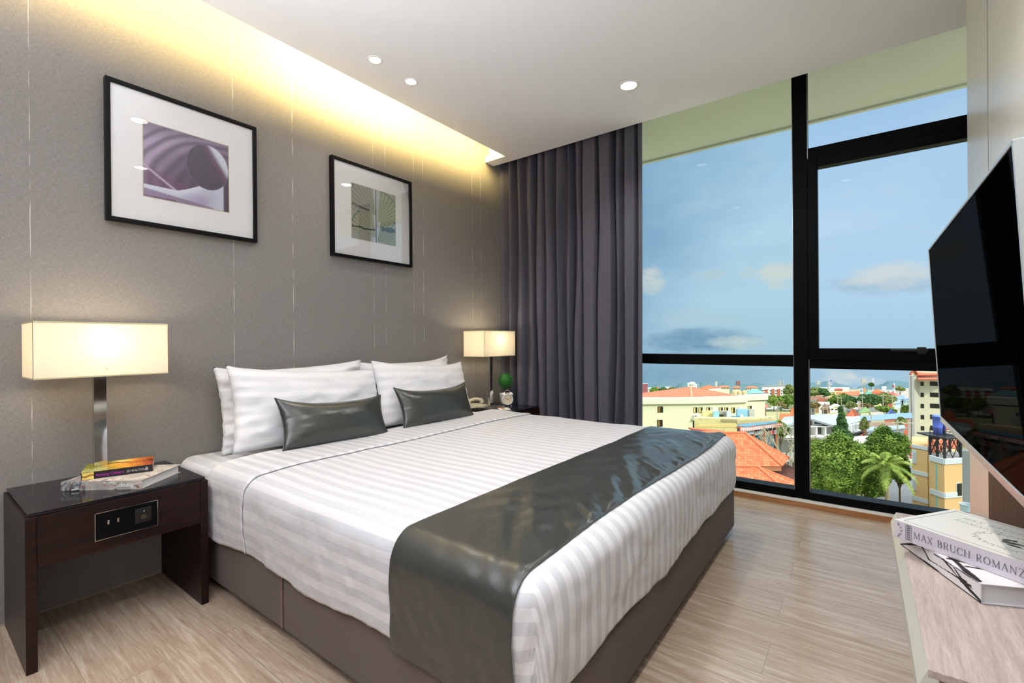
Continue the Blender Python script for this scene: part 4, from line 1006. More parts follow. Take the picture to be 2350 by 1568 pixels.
# ---- derelict yellow building with blue rooms
a, b, c = E(1592, 784, 84), E(1691, 784, 83), E(1777, 784, 84.5)
for p in (a, b, c): p.z = 0
t = empty('weathered_building', (b.x, b.y, gz(b)), 'weathered yellow building with pale blue rooftop rooms, in front of the cream block', 'building')
def m_weather():
    M, n, o = nt('weathered_yellow_render'); f = ramp_f(n, noise_(n, coords(n), .9, 7, .7), .52, .64); pb(n, o, mix(n, math_(n, 'MULTIPLY', f, .7), srgb(236, 218, 160), srgb(176, 164, 136)), .9, 0, .1); return M
WEA = m_weather(); zt2 = zat(967, 83)
obj('wall', prism(B(), [a, b, c, c+rad(c)*1.5, b+rad(b)*2, a+rad(a)*2], gz(b)-1, zt2), WEA, t)
on_face('wall_band', a, b, 1597, 976, 1690, 980, YEL, t, .05); on_face('parapet', a, b, 1655, 962.5, 1691, 968, C('stained_parapet', (186, 168, 130), var=.25), t, .15); on_face('parapet', b, c, 1691, 961, 1777, 973, C('beige_parapet', (206, 190, 148), var=.15), t, .1)
a2, b2 = a+fh*5, b+fh*4+rh*6
def room(u0, u1, v0, v1, zf, mat, dep=1, nm='rooftop_room'):
    zf = 84+(zf-84)*.3; dep = min(dep, .5); p, q = E(u0, 784, zf), E(u1, 784, zf); return obj(nm, prism(B(), [p, q, q+fh*dep, p+fh*dep], zat(v1, zf), zat(v0, zf)), mat, t)
room(1611, 1641, 948, 969, 90, WEA); room(1637, 1649, 949.5, 967, 86.5, SKYB, 2); room(1649, 1666, 948.5, 967, 91, C('raw_concrete', (178, 174, 160), var=.2)); room(1650.5, 1659, 957, 967, 88, WINM, .5, 'door_opening')
room(1667, 1677, 949, 967, 88, C('blue_white_wall', (200, 214, 222))); room(1678, 1700, 961, 969, 88, C('blue_floor_wall', (90, 150, 196)), 1); room(1690.5, 1718, 945, 969, 92, SKYB); room(1718.5, 1730.5, 945.5, 962, 91, C('grey_streaked', (196, 196, 190), var=.12)); room(1700, 1704, 958, 966, 85, WHT, 1, 'white_cabinet')
# ---- awning building
a, b, c = E(1690, 784, 63.5), E(1712, 784, 62.6), E(1782, 784, 66)
for p in (a, b, c): p.z = 0
t = empty('blue_house', (b.x, b.y, gz(b)), 'blue house with a red and white striped awning and white balcony rails', 'building')
obj('wall', prism(B(), [a, b, c, c+rad(c)*1, a+rad(a)*1], gz(b)-1, zat(981, 64)), C('dusty_blue_wall', (106, 146, 168), var=.1), t)
roofmesh('roof', [([E(1688, 981, 63), E(1716, 984, 61), E(1797, 975, 65), E(1790, 970, 67.5), E(1700, 975, 66)], rh)], C('rusty_roof', (176, 104, 76), var=.2), t, .1)
M, n, o = nt('striped_awning'); tt = N(n, 'ShaderNodeTexCoord'); s_ = N(n, 'ShaderNodeSeparateXYZ'); L(n, tt.outputs['UV'], s_.inputs[0])
pb(n, o, mix(n, math_(n, 'GREATER_THAN', math_(n, 'FRACT', math_(n, 'MULTIPLY', s_.outputs[0], 22)), .5), srgb(214, 120, 110), srgb(240, 232, 224)), .8); AWN = M
aw = grid_mesh('awning', lambda i, j: E(1698+98*i, 981.5+(1-i)*2.6*(1 if i > .2 else i*5)-i*6.5*0-i*8+j*(8.5-3*i), 59.5+i*6+(-.5*j)), 30, 3); o = obj('awning', aw, AWN, t); s_ = o.modifiers.new('s', 'SOLIDIFY'); s_.thickness = .05
for u, zf_ in ((1698, 59.6), (1729, 61.6), (1752, 63.4), (1780, 65.4)): p = E(u, 784, zf_); obj('post', prism(B(), [p+rh*.12, p-rh*.12, p-rh*.12+fh*.25, p+rh*.12+fh*.25], gz(p), zat(984, zf_)), C('orange_post', (206, 120, 84)), t)
for (u0, u1, zf_) in ((1731, 1751, 62.5), (1754, 1779, 64.4), (1702, 1728, 60.6)):
    p, q = E(u0, 784, zf_), E(u1, 784, zf_+1); bm = B()
    for k in range(12): x = p.lerp(q, k/11); x.z = (zat(998, zf_)+zat(1004.5, zf_))/2; obox(bm, x, rh, fh, Z, .045, .03, 3.2*zf_/FPX)
    for v_ in (997.5, 1004.5): y = p.lerp(q, .5); y.z = zat(v_, zf_); obox(bm, y, q-p, fh, Z, (q-p).length/2, .05, .06)
    obj('balcony_rail', bm, C('rail_pale_blue', (196, 216, 226)), t)
on_face('doorway', b, c, 1733, 987, 1738, 999, WINM, t, .08); on_face('laundry', b, c, 1758, 986.5, 1769, 997, C('red_cloth', (206, 70, 80)), t, .5); on_face('shopfront', b, c, 1756, 1006, 1779, 1022, C('shop_signs', (150, 168, 184), var=.4, vs=3), t, .1)
# ---- orange roofs right below the window
def hiproof(name, label, R1, R2, F1, F2, G2, wallz, mat=T_OR, back=None):
    t = empty(name, (F2.x, F2.y, gz(F2)), label, 'house', 'orange tiled roofs below the window'); 
    G1 = F1+(R1-F1)*2; G1.z = F1.z
    roofmesh('roof', [([F1, F2, R2, R1], F2-F1), ([F2, G2, R2], G2-F2), ([R1, R2, G2, G1], R2-R1)], mat, t, .18)
    bm = B(); tube(bm, [R1+Z*.04, R2+Z*.04], .14, 6); tube(bm, [R2+Z*.04, F2+Z*.06], .14, 6); tube(bm, [R2, G2+Z*.02], .10, 6); obj('ridge_tiles', bm, C('ridge_orange', (226, 134, 98)), t)
    bm = B(); obox(bm, (F1+F2)/2-Z*.28+fh*.1, F2-F1, fh, Z, (F2-F1).length/2-.1, .06, .20); obj('fascia_board', bm, C('brown_fascia', (188, 130, 98)), t)
    i1, i2, i3 = F1+fh*.8+rh*.8, F2+fh*.9-rh*.9, G2+fh*.2-rh*.9; i4 = G1
    obj('wall', prism(B(), [i1, i2, i3, i4], gz(F2)-2, F2.z-.1), CREAM, t)
hiproof('house', 'house with the large upper orange tiled hip roof below the left window', E(1380, 990, 54), E(1710, 994, 54), E(1290, 1071, 49), E(1796, 1071, 49), E(1811, 1051, 52.7), 0)
hiproof('house', 'house with the lower orange tiled hip roof nearest the window sill', E(1500, 1070, 46), E(1738, 1071, 46), E(1440, 1138, 42.5), E(1815, 1136, 42.5), E(1836, 1110, 45.2), 0)
o = roofmesh('annexe_roof', [([E(1755, 1078, 50.6), E(1845, 1112, 46.5), E(1845, 1085, 50), E(1800, 1062, 54)], rh)], T_MAR, None, .2); tag(o, 'dark maroon tiled roof between the two orange roofs at the mullion', 'roof')
o = roofmesh('annexe_roof', [([E(1590, 985, 62), E(1668, 993, 62), E(1652, 987, 66), E(1580, 981, 66)], rh)], T_OR, None, .2); tag(o, 'narrow strip of red tiled roof just above the bed corner', 'roof')
# ---- mid and far buildings, left pane
HG = 'far buildings across the town'
t, a, b, *_ = bld('apartment_tower', 'brick red and white apartment block with balconies near the skyline, left of the mullion', 1748, 1801, 888, 420, 430, 22, WHT, 'flat', 1.0, 1, C('grey_cornice', (150, 152, 156)), HG)
for u0, u1 in ((1754, 1761.5), (1770, 1777), (1783, 1790)): on_face('brick_panel', a, b, u0, 893, u1, 917, BRICK, t, .3)
for v in (893, 899.5, 906, 912.5): on_face('balcony_slab', a, b, 1747, v, 1765, v+1.6, C('slab_white', (245, 245, 242)), t, 1.2)
for u in (1749.5, 1767, 1779.5, 1792.5, 1797.5):
    for v in (895.5, 902, 908.5): on_face('window', a, b, u, v, u+2.4, v+3, WINM, t, .15)
for u0, u1, v0 in ((1783, 1786, 874.5), (1787, 1791.5, 874.5), (1794.5, 1797, 872)): on_face('roof_antenna', a+fh*9, b+fh*9, u0, v0, u1, 888, C('antenna_grey', (176, 180, 180)), t, .5)
t, a, b, *_ = bld('white_tower', 'white high-rise block on the skyline behind the pyramid roof', 1577, 1595, 880.5, 690, 690, 22, WHT, 'flat', .6, .3, WHT, HG)
on_face('roof_storey', a, b, 1583, 876.5, 1594, 881, WHT, t, .2)
on_face('side_wing', a, b, 1595, 881.5, 1604.5, 894, C('white_blue_wing', (216, 228, 238)), t, .2); on_face('window_column', a, b, 1600.5, 882, 1603, 893, C('blue_grey_glass', (120, 140, 156)), t, .4)
for u in (1582, 1585, 1589): on_face('window', a, b, u, 883, u+1.6, 885, WINM, t, .3)
bld('house', 'house with an orange hip roof and long cream wall behind the cream block', 1606, 1643, 894.5, 240, 244, 22, CREAM, 'hip', 2.4, .5, T_OR, HG)
bld('house', 'flat-roofed cream annexe right of the orange hip roof behind the cream block', 1628, 1652, 897, 215, 220, 12, CREAM, 'flat', .5, .5, CREAM2, HG)
for k, (u0, u1, v, lb) in enumerate(((1645, 1673, 889.5, 'long low building with a salmon roof above the rooftop trees, leftmost of the row'), (1681, 1698, 890.5, 'short white building with a salmon roof beside the dark mast'), (1712, 1737, 890.5, 'white building with a salmon roof directly left of the teal roof'))):
    bld('long_house', lb, u0, u1, v, 520, 520, 20, CREAM, 'hip', 2.2, .8, T_OR2, HG, nwin=6, floors=1, wv=(v, v+5))
bld('teal_roofed_hall', 'hall with a wide teal roof near the skyline, left of the brick tower', 1712, 1748, 903, 350, 352, 30, CREAM, 'hip', 3.6, .6, TEAL_R, HG)
bld('pink_roofed_hall', 'open hall with a faded pink red roof right of the cream block', 1728, 1757, 936, 205, 208, 20, C('shade_brown', (110, 84, 74)), 'hip', 2.4, .8, C('pink_red_roof', (196, 112, 112)), HG)
bld('kiosk', 'white roadside kiosk row with dark openings at the edge of the field', 1753, 1776, 941, 262, 262, 6, WHT, 'flat', .4, .5, WHT, HG, nwin=6, floors=1, wv=(941, 948.5))
bld('small_shed', 'pale blue shed behind the white kiosk row', 1770, 1782, 938, 275, 275, 6, C('pale_blue_shed', (190, 212, 220)), 'gable', 1.2, .4, C('pale_roof', (210, 220, 222)), HG)
bld('house', 'small house with an orange pyramid roof touching the mullion', 1814, 1832, 948, 150, 150, 8, CREAM, 'pyramid', 2.6, .6, T_OR, HG)
bld('house', 'wide orange roofed house below the small pyramid roof at the mullion', 1793, 1835, 975, 96, 96, 9, CREAM, 'gable', 2.4, .5, T_OR, HG)
bld('house', 'tiny orange roofed house among the trees near the curtain', 1504, 1512, 894, 420, 420, 8, T_OR2, 'pyramid', 3, .6, T_OR, HG)
bld('house', 'small white house among the trees beside the curtain', 1486, 1498, 893.5, 430, 430, 9, WHT, 'gable', 1.6, .4, GRY_R, HG)
bld('house', 'low white house on the tree line above the pyramid roof', 1527, 1537, 889.5, 600, 600, 9, WHT, 'flat', .5, .4, WHT, HG)
bld('red_billboard', 'red and white billboard on the skyline touching the curtain', 1474, 1486, 881, 500, 500, 1, C('billboard_red', (176, 108, 116), var=.3, vs=.2), 'flat', .3, .2, WHT, HG, 'billboard')
# ---- right pane
t, a, b, *_ = bld('shopping_mall', 'long cream and white shopping mall on the skyline', 1862, 1948, 891, 640, 640, 60, CREAM2, 'flat', .4, .5, CREAM2, HG)
on_face('lower_wall', a, b, 1876, 894, 1930, 897, WHT, t, .5)
bld('white_warehouse', 'row of low white and salmon warehouses on the skyline right of the mall', 1948, 1974, 894, 600, 600, 40, C('salmon_white', (226, 206, 188)), 'flat', .5, .5, GRY_R, HG)
t, a, b, *_ = bld('sign_building', 'white building with a blue picture sign and orange side', 1973, 1980, 891.5, 420, 420, 9, WHT, 'flat', .3, .1, DGR_R, HG)
on_face('blue_sign', a, b, 1974.5, 894, 1978.5, 899.5, C('sign_blue', (110, 176, 206)), t, .3); on_face('orange_panel', a, b, 1980.5, 892, 1986.5, 899, C('orange_panel', (222, 160, 110)), t, .3)
p = G(1903, 560); t = empty('pylon_sign', p, 'tall pylon sign with blue panels above the mall', 'sign')
obj('post', prism(B(), [p-rh*1.3, p+rh*.9, p+rh*.9+fh*2, p-rh*1.3+fh*2], p.z, zat(880, 560)), C('sign_post_pale', (206, 204, 198)), t)
sb = on_face('sign_panel', p-rh, p+rh, 1901.5, 871.5, 1908, 882.5, WHT, t, 1.2)
for v0, v1, u0, u1 in ((872, 873.4, 1902.5, 1907.3), (873, 876, 1902.5, 1904), (873, 876, 1905.8, 1907.4), (878, 879.8, 1902.5, 1907.4)): on_face('blue_letter_block', p-rh, p+rh, u0, v0, u1, v1, C('logo_blue', (62, 74, 176)), sb, 1.5)
for u, v, zf_, c_, lb in ((1877, 882, 600, (190, 192, 186), 'grey lattice mast with boxes above the left end of the mall'), (1981, 878, 560, (196, 190, 176), 'beige lattice tower right of the blue picture sign'), (2002.5, 878, 600, (216, 220, 222), 'thin white antenna mast in the middle of the right pane'), (1693, 881, 560, (150, 110, 104), 'dark red and brown mast between the salmon roofs'), (1642.5, 882, 450, (222, 214, 204), 'white and blue mast right of the orange hip roof')):
    w_ = 2.2 if zf_ > 500 and u != 2002.5 else .8; p = G(u, zf_); t = empty('antenna_mast', p, lb, 'mast', 'masts on the skyline')
    bm = B(); zt3 = zat(v, zf_)
    for s_ in (-1, 1): tube(bm, [p+rh*w_*s_, Vector((p.x, p.y, zt3))+rh*w_*s_*.8], .25, 5)
    nlv = 7
    for k in range(nlv): a_ = p.lerp(Vector((p.x, p.y, zt3)), k/nlv); b_ = p.lerp(Vector((p.x, p.y, zt3)), (k+1)/nlv); tube(bm, [a_-rh*w_*.9, b_+rh*w_*.9], .15, 4); tube(bm, [a_+rh*w_*.9, b_-rh*w_*.9], .15, 4)
    obj('lattice', bm, C('mast_'+str(u), c_), t); c1 = Vector((p.x, p.y, zt3-2)); obj('antenna_box', obox(B(), c1, rh, fh, Z, w_*1.1, .6, 2.4), C('mast_'+str(u), c_), t)
p = G(2051, 520); t = empty('pylon_sign', p, 'red and white pylon sign near the cream tower', 'sign')
obj('post', tube(B(), [p, Vector((p.x, p.y, zat(889, 520)))], .6, 8), WHT, t); on_face('sign_panel', p-rh, p+rh, 2048.3, 884, 2052, 889.5, C('logo_red', (216, 60, 70)), t, .8); on_face('sign_panel_white', p-rh, p+rh, 2050.4, 884.4, 2052, 889, WHT, t, .9)
bld('long_white_hall', 'very long white hall with dark openings on the skyline before the red sign', 1992, 2085, 897, 480, 480, 30, WHT, 'flat', .5, .6, GRY_R, HG, nwin=9, floors=1, wv=(898, 901))
bld('white_house', 'white house standing alone in front of the hill right of the mast', 2023, 2033, 891, 500, 500, 10, WHT, 'gable', 2, .4, C('pale_roof', (210, 220, 222)), HG)
bld('white_depot', 'pale depot on the skyline touching the cream tower', 2060, 2090, 894, 470, 470, 20, C('pale_pink_depot', (226, 214, 212)), 'flat', .6, .4, WHT, HG)
bld('house', 'house under the large bright orange roof in the middle distance', 2001, 2024, 903.5, 330, 332, 16, C('yellow_orange_wall', (226, 190, 130)), 'hip', 3.6, .6, C('bright_orange_roof', (226, 118, 72)), HG)
for u0, u1, v, zf_, wl, rm, rhh, lb in (
    (2001, 2020, 907.5, 300, YEL, RED_R, 1.8, 'yellow house with a red roof in front of the bright orange roof'),
    (2018, 2032, 905.5, 310, RED_R, RED_R, 2.0, 'red roofed house right of the bright orange roof'),
    (2032, 2056, 906, 320, C('cream_pink', (226, 196, 170)), C('rose_roof', (200, 104, 100)), 1.6, 'long rose red roofed row before the long white hall'),
    (2030, 2046, 912.5, 280, BRICK, C('salmon_roof', (222, 134, 110)), 1.4, 'house with a broad salmon roof below the rose row'),
    (2048, 2064, 909.5, 300, YEL, C('salmon_roof', (222, 134, 110)), 1.2, 'yellow house with a thin salmon roof above the pale blue apartments'),
    (1987, 1999, 904.5, 300, WHT, C('green_teal_roof', (112, 176, 158)), 1.6, 'small house with a green teal roof left of the bright orange roof'),
    (1992, 2011, 911.5, 270, C('offwhite', (232, 228, 214)), TEAL_R, 2.0, 'house with a wide teal roof above the dark round trees'),
    (1970, 1984, 909.5, 280, WHT, TEAL_R, 1.6, 'pale house with a teal roof beside the white long block'),
    (1968, 1986, 915, 250, C('taupe_wall', (190, 172, 156)), BRN_R, 1.2, 'taupe low house below the teal roofed pale house'),
    (2020, 2027, 912.5, 265, WHT, TEAL_R, 1.0, 'tiny house with a teal roof on top of the trees')):
    bld('house', lb, u0, u1, v, zf_, zf_, None, wl, 'hip', rhh, .4, rm, HG)
t, a, b, *_ = bld('yellow_block', 'pale yellow building with a square tower behind the orange roofed white block', 1897, 1921, 901, 340, 340, 12, C('pale_yellow', (240, 228, 160)), 'flat', .4, .3, CREAM2, HG)
for u in (1903, 1909, 1913): on_face('window', a, b, u, 905, u+1.4, 906.8, WINM, t, .2)
on_face('window', a, b, 1903, 910.5, 1904.5, 912.3, WINM, t, .2)
bld('square_tower', 'pale yellow square tower with a small red roof', 1915, 1932, 895, 338, 338, 7, C('pale_yellow', (240, 228, 160)), 'pyramid', 1.2, .6, RED_R, HG, nwin=6, floors=1, wv=(895, 898))
t, a, b, *_ = bld('long_white_block', 'long white block with an orange roof and a blue banner', 1921, 1969, 908, 255, 258, 12, WHT, 'gable', 2.3, .6, C('orange_metal_roof', (218, 118, 88)), HG)
for u in (1923, 1927.5, 1931.5, 1936, 1941, 1945.5, 1950, 1955, 1959.5, 1963.5): on_face('window', a, b, u, 910, u+2.2, 914, C('greenish_glass', (170, 186, 164)), t, .15)
on_face('blue_banner', a, b, 1955.5, 918, 1964, 925, C('banner_blue', (52, 104, 190)), t, 1.0); on_face('blue_banner', a, b, 1938, 918, 1942, 920, C('banner_blue', (52, 104, 190)), t, 1.0)
for u0, u1, v, zf_, wl, rm, kind, rhh, lb in (
    (1871, 1884, 911.5, 290, BRN_R, BRN_R, 'hip', 1.2, 'small brown roofed house among the trees above the car park'),
    (1860, 1871, 918, 240, C('tan_wall_b', (170, 140, 110)), BRN_R, 'gable', 1.6, 'brown roofed house at the mullion in the right pane'),
    (1872, 1882, 918, 242, C('tan_wall_b', (170, 140, 110)), BRN_R, 'gable', 1.6, 'narrow brown roofed house beside the one at the mullion'),
    (1855, 1869, 924.5, 215, GREYC, DGR_R, 'gable', 1.4, 'grey roofed house at the mullion in the right pane'),
    (1889, 1913, 918, 240, C('rose_brown_wall', (160, 120, 104)), C('rose_brown_roof', (168, 132, 112)), 'hip', 1.6, 'long rose brown roofed house below the yellow block'),
    (1880, 1898, 924.5, 215, C('rose_brown_wall', (160, 120, 104)), C('dark_red_roof', (160, 96, 82)), 'gable', 2.0, 'dark red roofed house left of the big spreading tree'),
    (1878, 1899, 929, 200, WHT, C('light_grey_roof', (206, 208, 206)), 'gable', 1.2, 'white house with a pale grey roof below the dark red roof'),
    (1885, 1899, 941, 175, C('brown_posts', (130, 108, 88)), C('thatch_roof', (138, 116, 98)), 'pyramid', 2.6, 'thatched open pavilion beside the car park')):
    bld('house', lb, u0, u1, v, zf_, zf_, None, wl, kind, rhh, .5, rm, HG)
t, a, b, *_ = bld('gable_house', 'white house with a lime yellow gable in the middle of the right pane', 1904, 1925, 937, 172, 176, 10, WHT, 'gablefront', 1.3, .3, C('light_grey_roof', (206, 208, 206)), HG)
for u in (1907, 1916.5): on_face('window', a, b, u, 938, u+4.5+(u > 1910)*1.5, 941.7, WINM, t, .15)
on_face('yellow_band', a, b, 1904, 946.5, 1922, 949, C('mustard', (206, 200, 110)), t, .2)
# modern white two-storey building with the sloping grey roof
a, b, c = E(1780, 784, 84), E(1921, 784, 84), E(1978, 784, 91)
for p in (a, b, c): p.z = 0
t = empty('modern_white_building', (b.x, b.y, gz(b)), 'modern white two-storey building with a low pale grey pitched roof, beyond the trees', 'building')
zf0 = 84; dk2 = Vector((c.x-b.x, c.y-b.y, 0)); a4 = a+dk2
obj('wall', prism(B(), [a+fh*1.5, b+fh*1.2-rh*.5, c+fh*.6, a4+fh*.5], gz(b)-1, zat(980, 84)), C('offwhite_wall', (220, 220, 214)), t)
rA, rP, rB = E(1775, 985, 82), E(1859, 960, 83), E(1925, 980, 82)
rQ = E(1895, 950, 88); rC = E(1980, 964.5, 90); rD = E(1800, 957, 94)
roofmesh('roof', [([rP, rB, rC, rQ], rB-rP), ([rA, rP, rQ, rD], rP-rA)], GRY_R, t, .35)
bm = B(); bm.faces.new([bm.verts.new(p) for p in (E(1788, 979, 84.3), E(1918, 978, 84.3), E(1859, 962, 84.3))]); obj('gable_wall', bm, C('rust_gable', (190, 92, 66)), t)
on_face('gable_panel', a, b, 1863, 964, 1884, 976, WHT, t, .3)
for u in (1866.5, 1875): on_face('window', a, b, u, 966, u+6.5, 972, WINM, t, .4)
for v0, v1, m_, pr in ((975.5, 977.5, WHT, 1.6), (995.5, 1000, WHT, 2.2), (1001, 1002.5, WHT, 2.3)): on_face('slab_edge', a, b, 1785, v0, 1925, v1, m_, t, pr)
for u in (1810, 1861, 1881, 1908.5): on_face('column', a, b, u, 977, u+2.5, 996, WHT, t, 1.5)
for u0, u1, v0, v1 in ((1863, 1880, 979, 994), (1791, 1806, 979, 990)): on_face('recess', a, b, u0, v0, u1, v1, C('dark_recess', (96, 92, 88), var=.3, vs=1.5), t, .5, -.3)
for u0, u1 in ((1862, 1866), (1870, 1880)): on_face('opening', a, b, u0, 1003, u1, 1011, WINM, t, .5)
on_face('column', a, b, 1895, 1002, 1899, 1012, WHT, t, 2)
for k in range(5): u = 1930+k*9.2; on_face('side_column', b, c, u, 973-k*1.3, u+2.2, 988-k*2.6, WHT, t, 1.6)
on_face('side_window_band', b, c, 1925, 975, 1976, 985, C('dark_glazing', (78, 74, 78), var=.3), t, .6); 
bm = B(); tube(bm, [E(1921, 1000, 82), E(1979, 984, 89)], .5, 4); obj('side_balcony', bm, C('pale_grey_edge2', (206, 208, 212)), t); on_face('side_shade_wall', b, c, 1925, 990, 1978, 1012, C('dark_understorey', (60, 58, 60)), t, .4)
for u0, u1, v, zf_, z1_, wl, kind, rhh, rm, lb in (
    (1945, 1968, 955.5, 128, 130, CREAM, 'pyramid', 2.2, T_OR, 'small house with an orange pyramid roof right of the dark conifer'),
    (1946, 1972, 944, 165, 165, C('blue_grey_wall', (170, 176, 186)), 'flat', .4, DGR_R, 'grey house with a small blue rooftop tank behind the orange pyramid roof'),
    (1974, 1994.5, 946, 140, 142, C('cream_green_wall', (222, 220, 184)), 'pyramid', 1.7, GRN_R, 'cream pavilion with a green pyramid roof'),
    (1996, 2032, 943, 150, 152, C('dusty_white', (222, 216, 202)), 'gable', 1.3, DGR_R, 'long low building with a grey roof beside the green pavilion'),
    (2034, 2055, 957.5, 126, 128, C('blue_grey_wall', (170, 176, 186)), 'pyramid', 2.4, C('cobalt_roof', (124, 142, 214)), 'pavilion with a cobalt blue pyramid roof')):
    bld('house', lb, u0, u1, v, zf_, z1_, None, wl, kind, rhh, .5, rm, HG)
t, a, b, *_ = bld('long_blue_roofed_row', 'long row house with a faded blue roof and salmon walls below the pavilions', 1968, 2085, 963, 112, 116, 9, C('salmon_wall', (206, 118, 92)), 'gable', 1.4, .6, BLU_R, HG)
on_face('shutter_wall', a, b, 1995, 964, 2027, 977, C('louvre_beige', (196, 192, 160)), t, .3)
for u in (2046, 2052): on_face('window', a, b, u, 967, u+4, 973, WINM, t, .2)
bld('brown_roofed_shed', 'long shed with a rusty brown roof behind the near trees', 1984, 2062, 981, 98, 100, 7, C('shed_wall_dark', (120, 104, 92)), 'gable', 1.2, .5, C('rusty_brown_roof', (146, 122, 106), var=.2), HG)
bld('carport', 'pale blue grey carport roof just above the nearest trees', 1990, 2072, 989, 88, 90, 5, C('carport_side', (150, 160, 170)), 'flat', .15, .3, C('carport_roof', (160, 172, 186)), HG)
bld('concrete_yard_roof', 'flat cream roof with dark skylights between the two big trees', 1935, 2000, 1018, 66, 67, 9, C('cream_yard', (232, 226, 206)), 'flat', .3, .2, C('cream_yard_roof', (236, 232, 216)), HG)
bld('red_roofed_shed', 'low shed with a plain red roof beside the tan building', 2030, 2096, 1050, 84, 84, 4, CREAM, 'gable', 1.1, .2, C('plain_red_roof', (176, 78, 76)), HG)
bld('pink_roofed_shed', 'shed with a pinkish roof at the mullion left of the big tree', 1835, 1872, 1040, 62, 60, 5, C('shed_wall_dark', (120, 104, 92)), 'gable', 1.0, .3, C('pinkish_roof', (196, 130, 118)), HG)
t, a, b, *_ = bld('pale_blue_apartments', 'pale blue apartment house with a grey roof left of the cream tower', 2052, 2072, 917, 190, 196, 14, LBL, 'gable', 1.6, .4, BLU_R, HG)
for v in (919.5, 929): on_face('window', a, b, 2067, v, 2070.5, v+3, WINM, t, .15)
on_face('floor_line', a, b, 2052, 925.5, 2072, 926.3, C('line_blue', (160, 180, 200)), t, .1); on_face('ground_floor', a, b, 2052, 934, 2072, 946, C('beige_ground_floor', (206, 198, 184)), t, .15)
bld('balcony_wing', 'balcony wing with green awnings between the pale blue apartments and the tower', 2072.5, 2096, 918, 194, 200, 10, C('balcony_grey', (186, 200, 200)), 'flat', .4, .3, BLU_R, HG, nwin=3, floors=2, wv=(918, 936), pane=C('balcony_green', (120, 160, 150)))
# ---- cream tower at the television
a, b = E(2108, 784, 122), E(2190, 784, 118); a.z = b.z = 0; zb = gz(a)-1; zt_ = zat(872, 121)
t = empty('cream_tower', (a.x, a.y, zb), 'tall cream apartment tower with salmon roofs and dark windows beside the television', 'building')
obj('wall', prism(B(), [a, b, b+rad(b)*6, a+rad(a)*6], zb, zt_), CREAM, t)
obj('stair_shaft', prism(B(), [E(2097, 784, 121), a-fh*.2, a+rad(a)*3, E(2097, 784, 121)+rad(a)*3], zb, zat(869, 121)), C('stair_beige', (206, 202, 184)), t)
obj('concrete_shaft', prism(B(), [E(2084.5, 784, 119), E(2097.5, 784, 119), E(2097.5, 784, 119)+rad(a)*2, E(2084.5, 784, 119)+rad(a)*2], zb, zat(871, 119)), GREYC, t)
obj('shaft_joint', prism(B(), [E(2090.4, 784, 118.9), E(2091, 784, 118.9), E(2091, 784, 119.1), E(2090.4, 784, 119.1)], zb, zat(872, 119)), DGR_R, t)
roofmesh('roof', [([E(2106, 870.5, 119.5), E(2195, 869.5, 116), E(2195, 864, 119), E(2106, 865, 122)], rh)], T_OR2, t, .3)
roofmesh('roof', [([E(2105, 860.5, 121), E(2195, 859.5, 118), E(2185, 846, 121), E(2098, 847, 123)], rh)], T_OR2, t, .3)
obj('upper_wall', prism(B(), [E(2100, 784, 122), E(2190, 784, 119), E(2190, 784, 119)+rad(b)*4, E(2100, 784, 122)+rad(a)*3], zt_, zat(860, 121)), CREAM, t)
bm = B(); bm.faces.new([bm.verts.new(p) for p in (E(2089, 864, 121), E(2105, 862, 120.8), E(2104, 850, 120.8), E(2097, 847, 121))]); o = obj('gable_wall', bm, CREAM, t)
bm = B(); tube(bm, [E(2088.5, 860.5, 120.6), E(2097, 846.5, 120.8)], .35, 4); tube(bm, [E(2097, 846.5, 120.8), E(2105, 860, 120.6)], .35, 4); obj('bargeboard', bm, T_OR2, t)
for v in (876.5, 902, 927.5, 953, 978.5, 1004.5):
    window(a, b, 2112.5+(v-876)*.008, v, 2120+(v-876)*.01, v+9.2, t); window(a, b, 2134+(v-876)*.008, v, 2157, v+9, t)
# ---- tan building with the tank tower
q0, q1, q2, q3, q4 = E(2091, 784, 47.5), E(2127, 784, 46.2), E(2133, 784, 45.4), E(2165, 784, 44), E(2206, 784, 44.4)
for p in (q0, q1, q2, q3, q4): p.z = 0
zr = zat(1026, 52); zb = gz(q3)-1
t = empty('tan_building', (q3.x, q3.y, zb), 'tan building with white bands, arched corner and rooftop tank tower, at the window corner', 'building')
zl = zat(1029, 47.5); zr2 = zat(1062, 44.8)
obj('wall', prism(B(), [q0, q1, q1+rad(q1)*6, q0+rad(q0)*5], zb, zl), TANW, t)
obj('wall', prism(B(), [q1+rad(q1)*.3, q2, q3, q4, q4+rad(q4)*5, q1+rad(q1)*5], zb, zr2), TANW, t)
def band(P, Q, v0, v1, w0, w1, m_=None, pr=.06):
    """band on a wall whose rows run from v0/v1 at P to w0/w1 at Q"""
    z_a, z_b = E(0, v1, 1).z*0, 0; h_ = (Q-P).normalized(); nn = Vector((h_.y, -h_.x, 0)); nn = nn if nn.dot(fh) < 0 else -nn
    bm = B(); pf = (P-CAM).dot(fh); qf = (Q-CAM).dot(fh)
    za, zb_ = zat(v0, pf), zat(v1, pf); c = (P+Q)/2; c.z = (za+zb_)/2
    obox(bm, c+nn*.02, h_, nn, Z, (Q-P).length/2+.03, pr, abs(za-zb_)/2); return obj('white_band', bm, m_ or C('white_band_paint', (214, 218, 220)), t)
for v0, v1 in ((1029, 1036), (1087, 1095.5), (1146.5, 1155.5)): band(q0, q1, v0, v1, 0, 0)
pf3 = 41
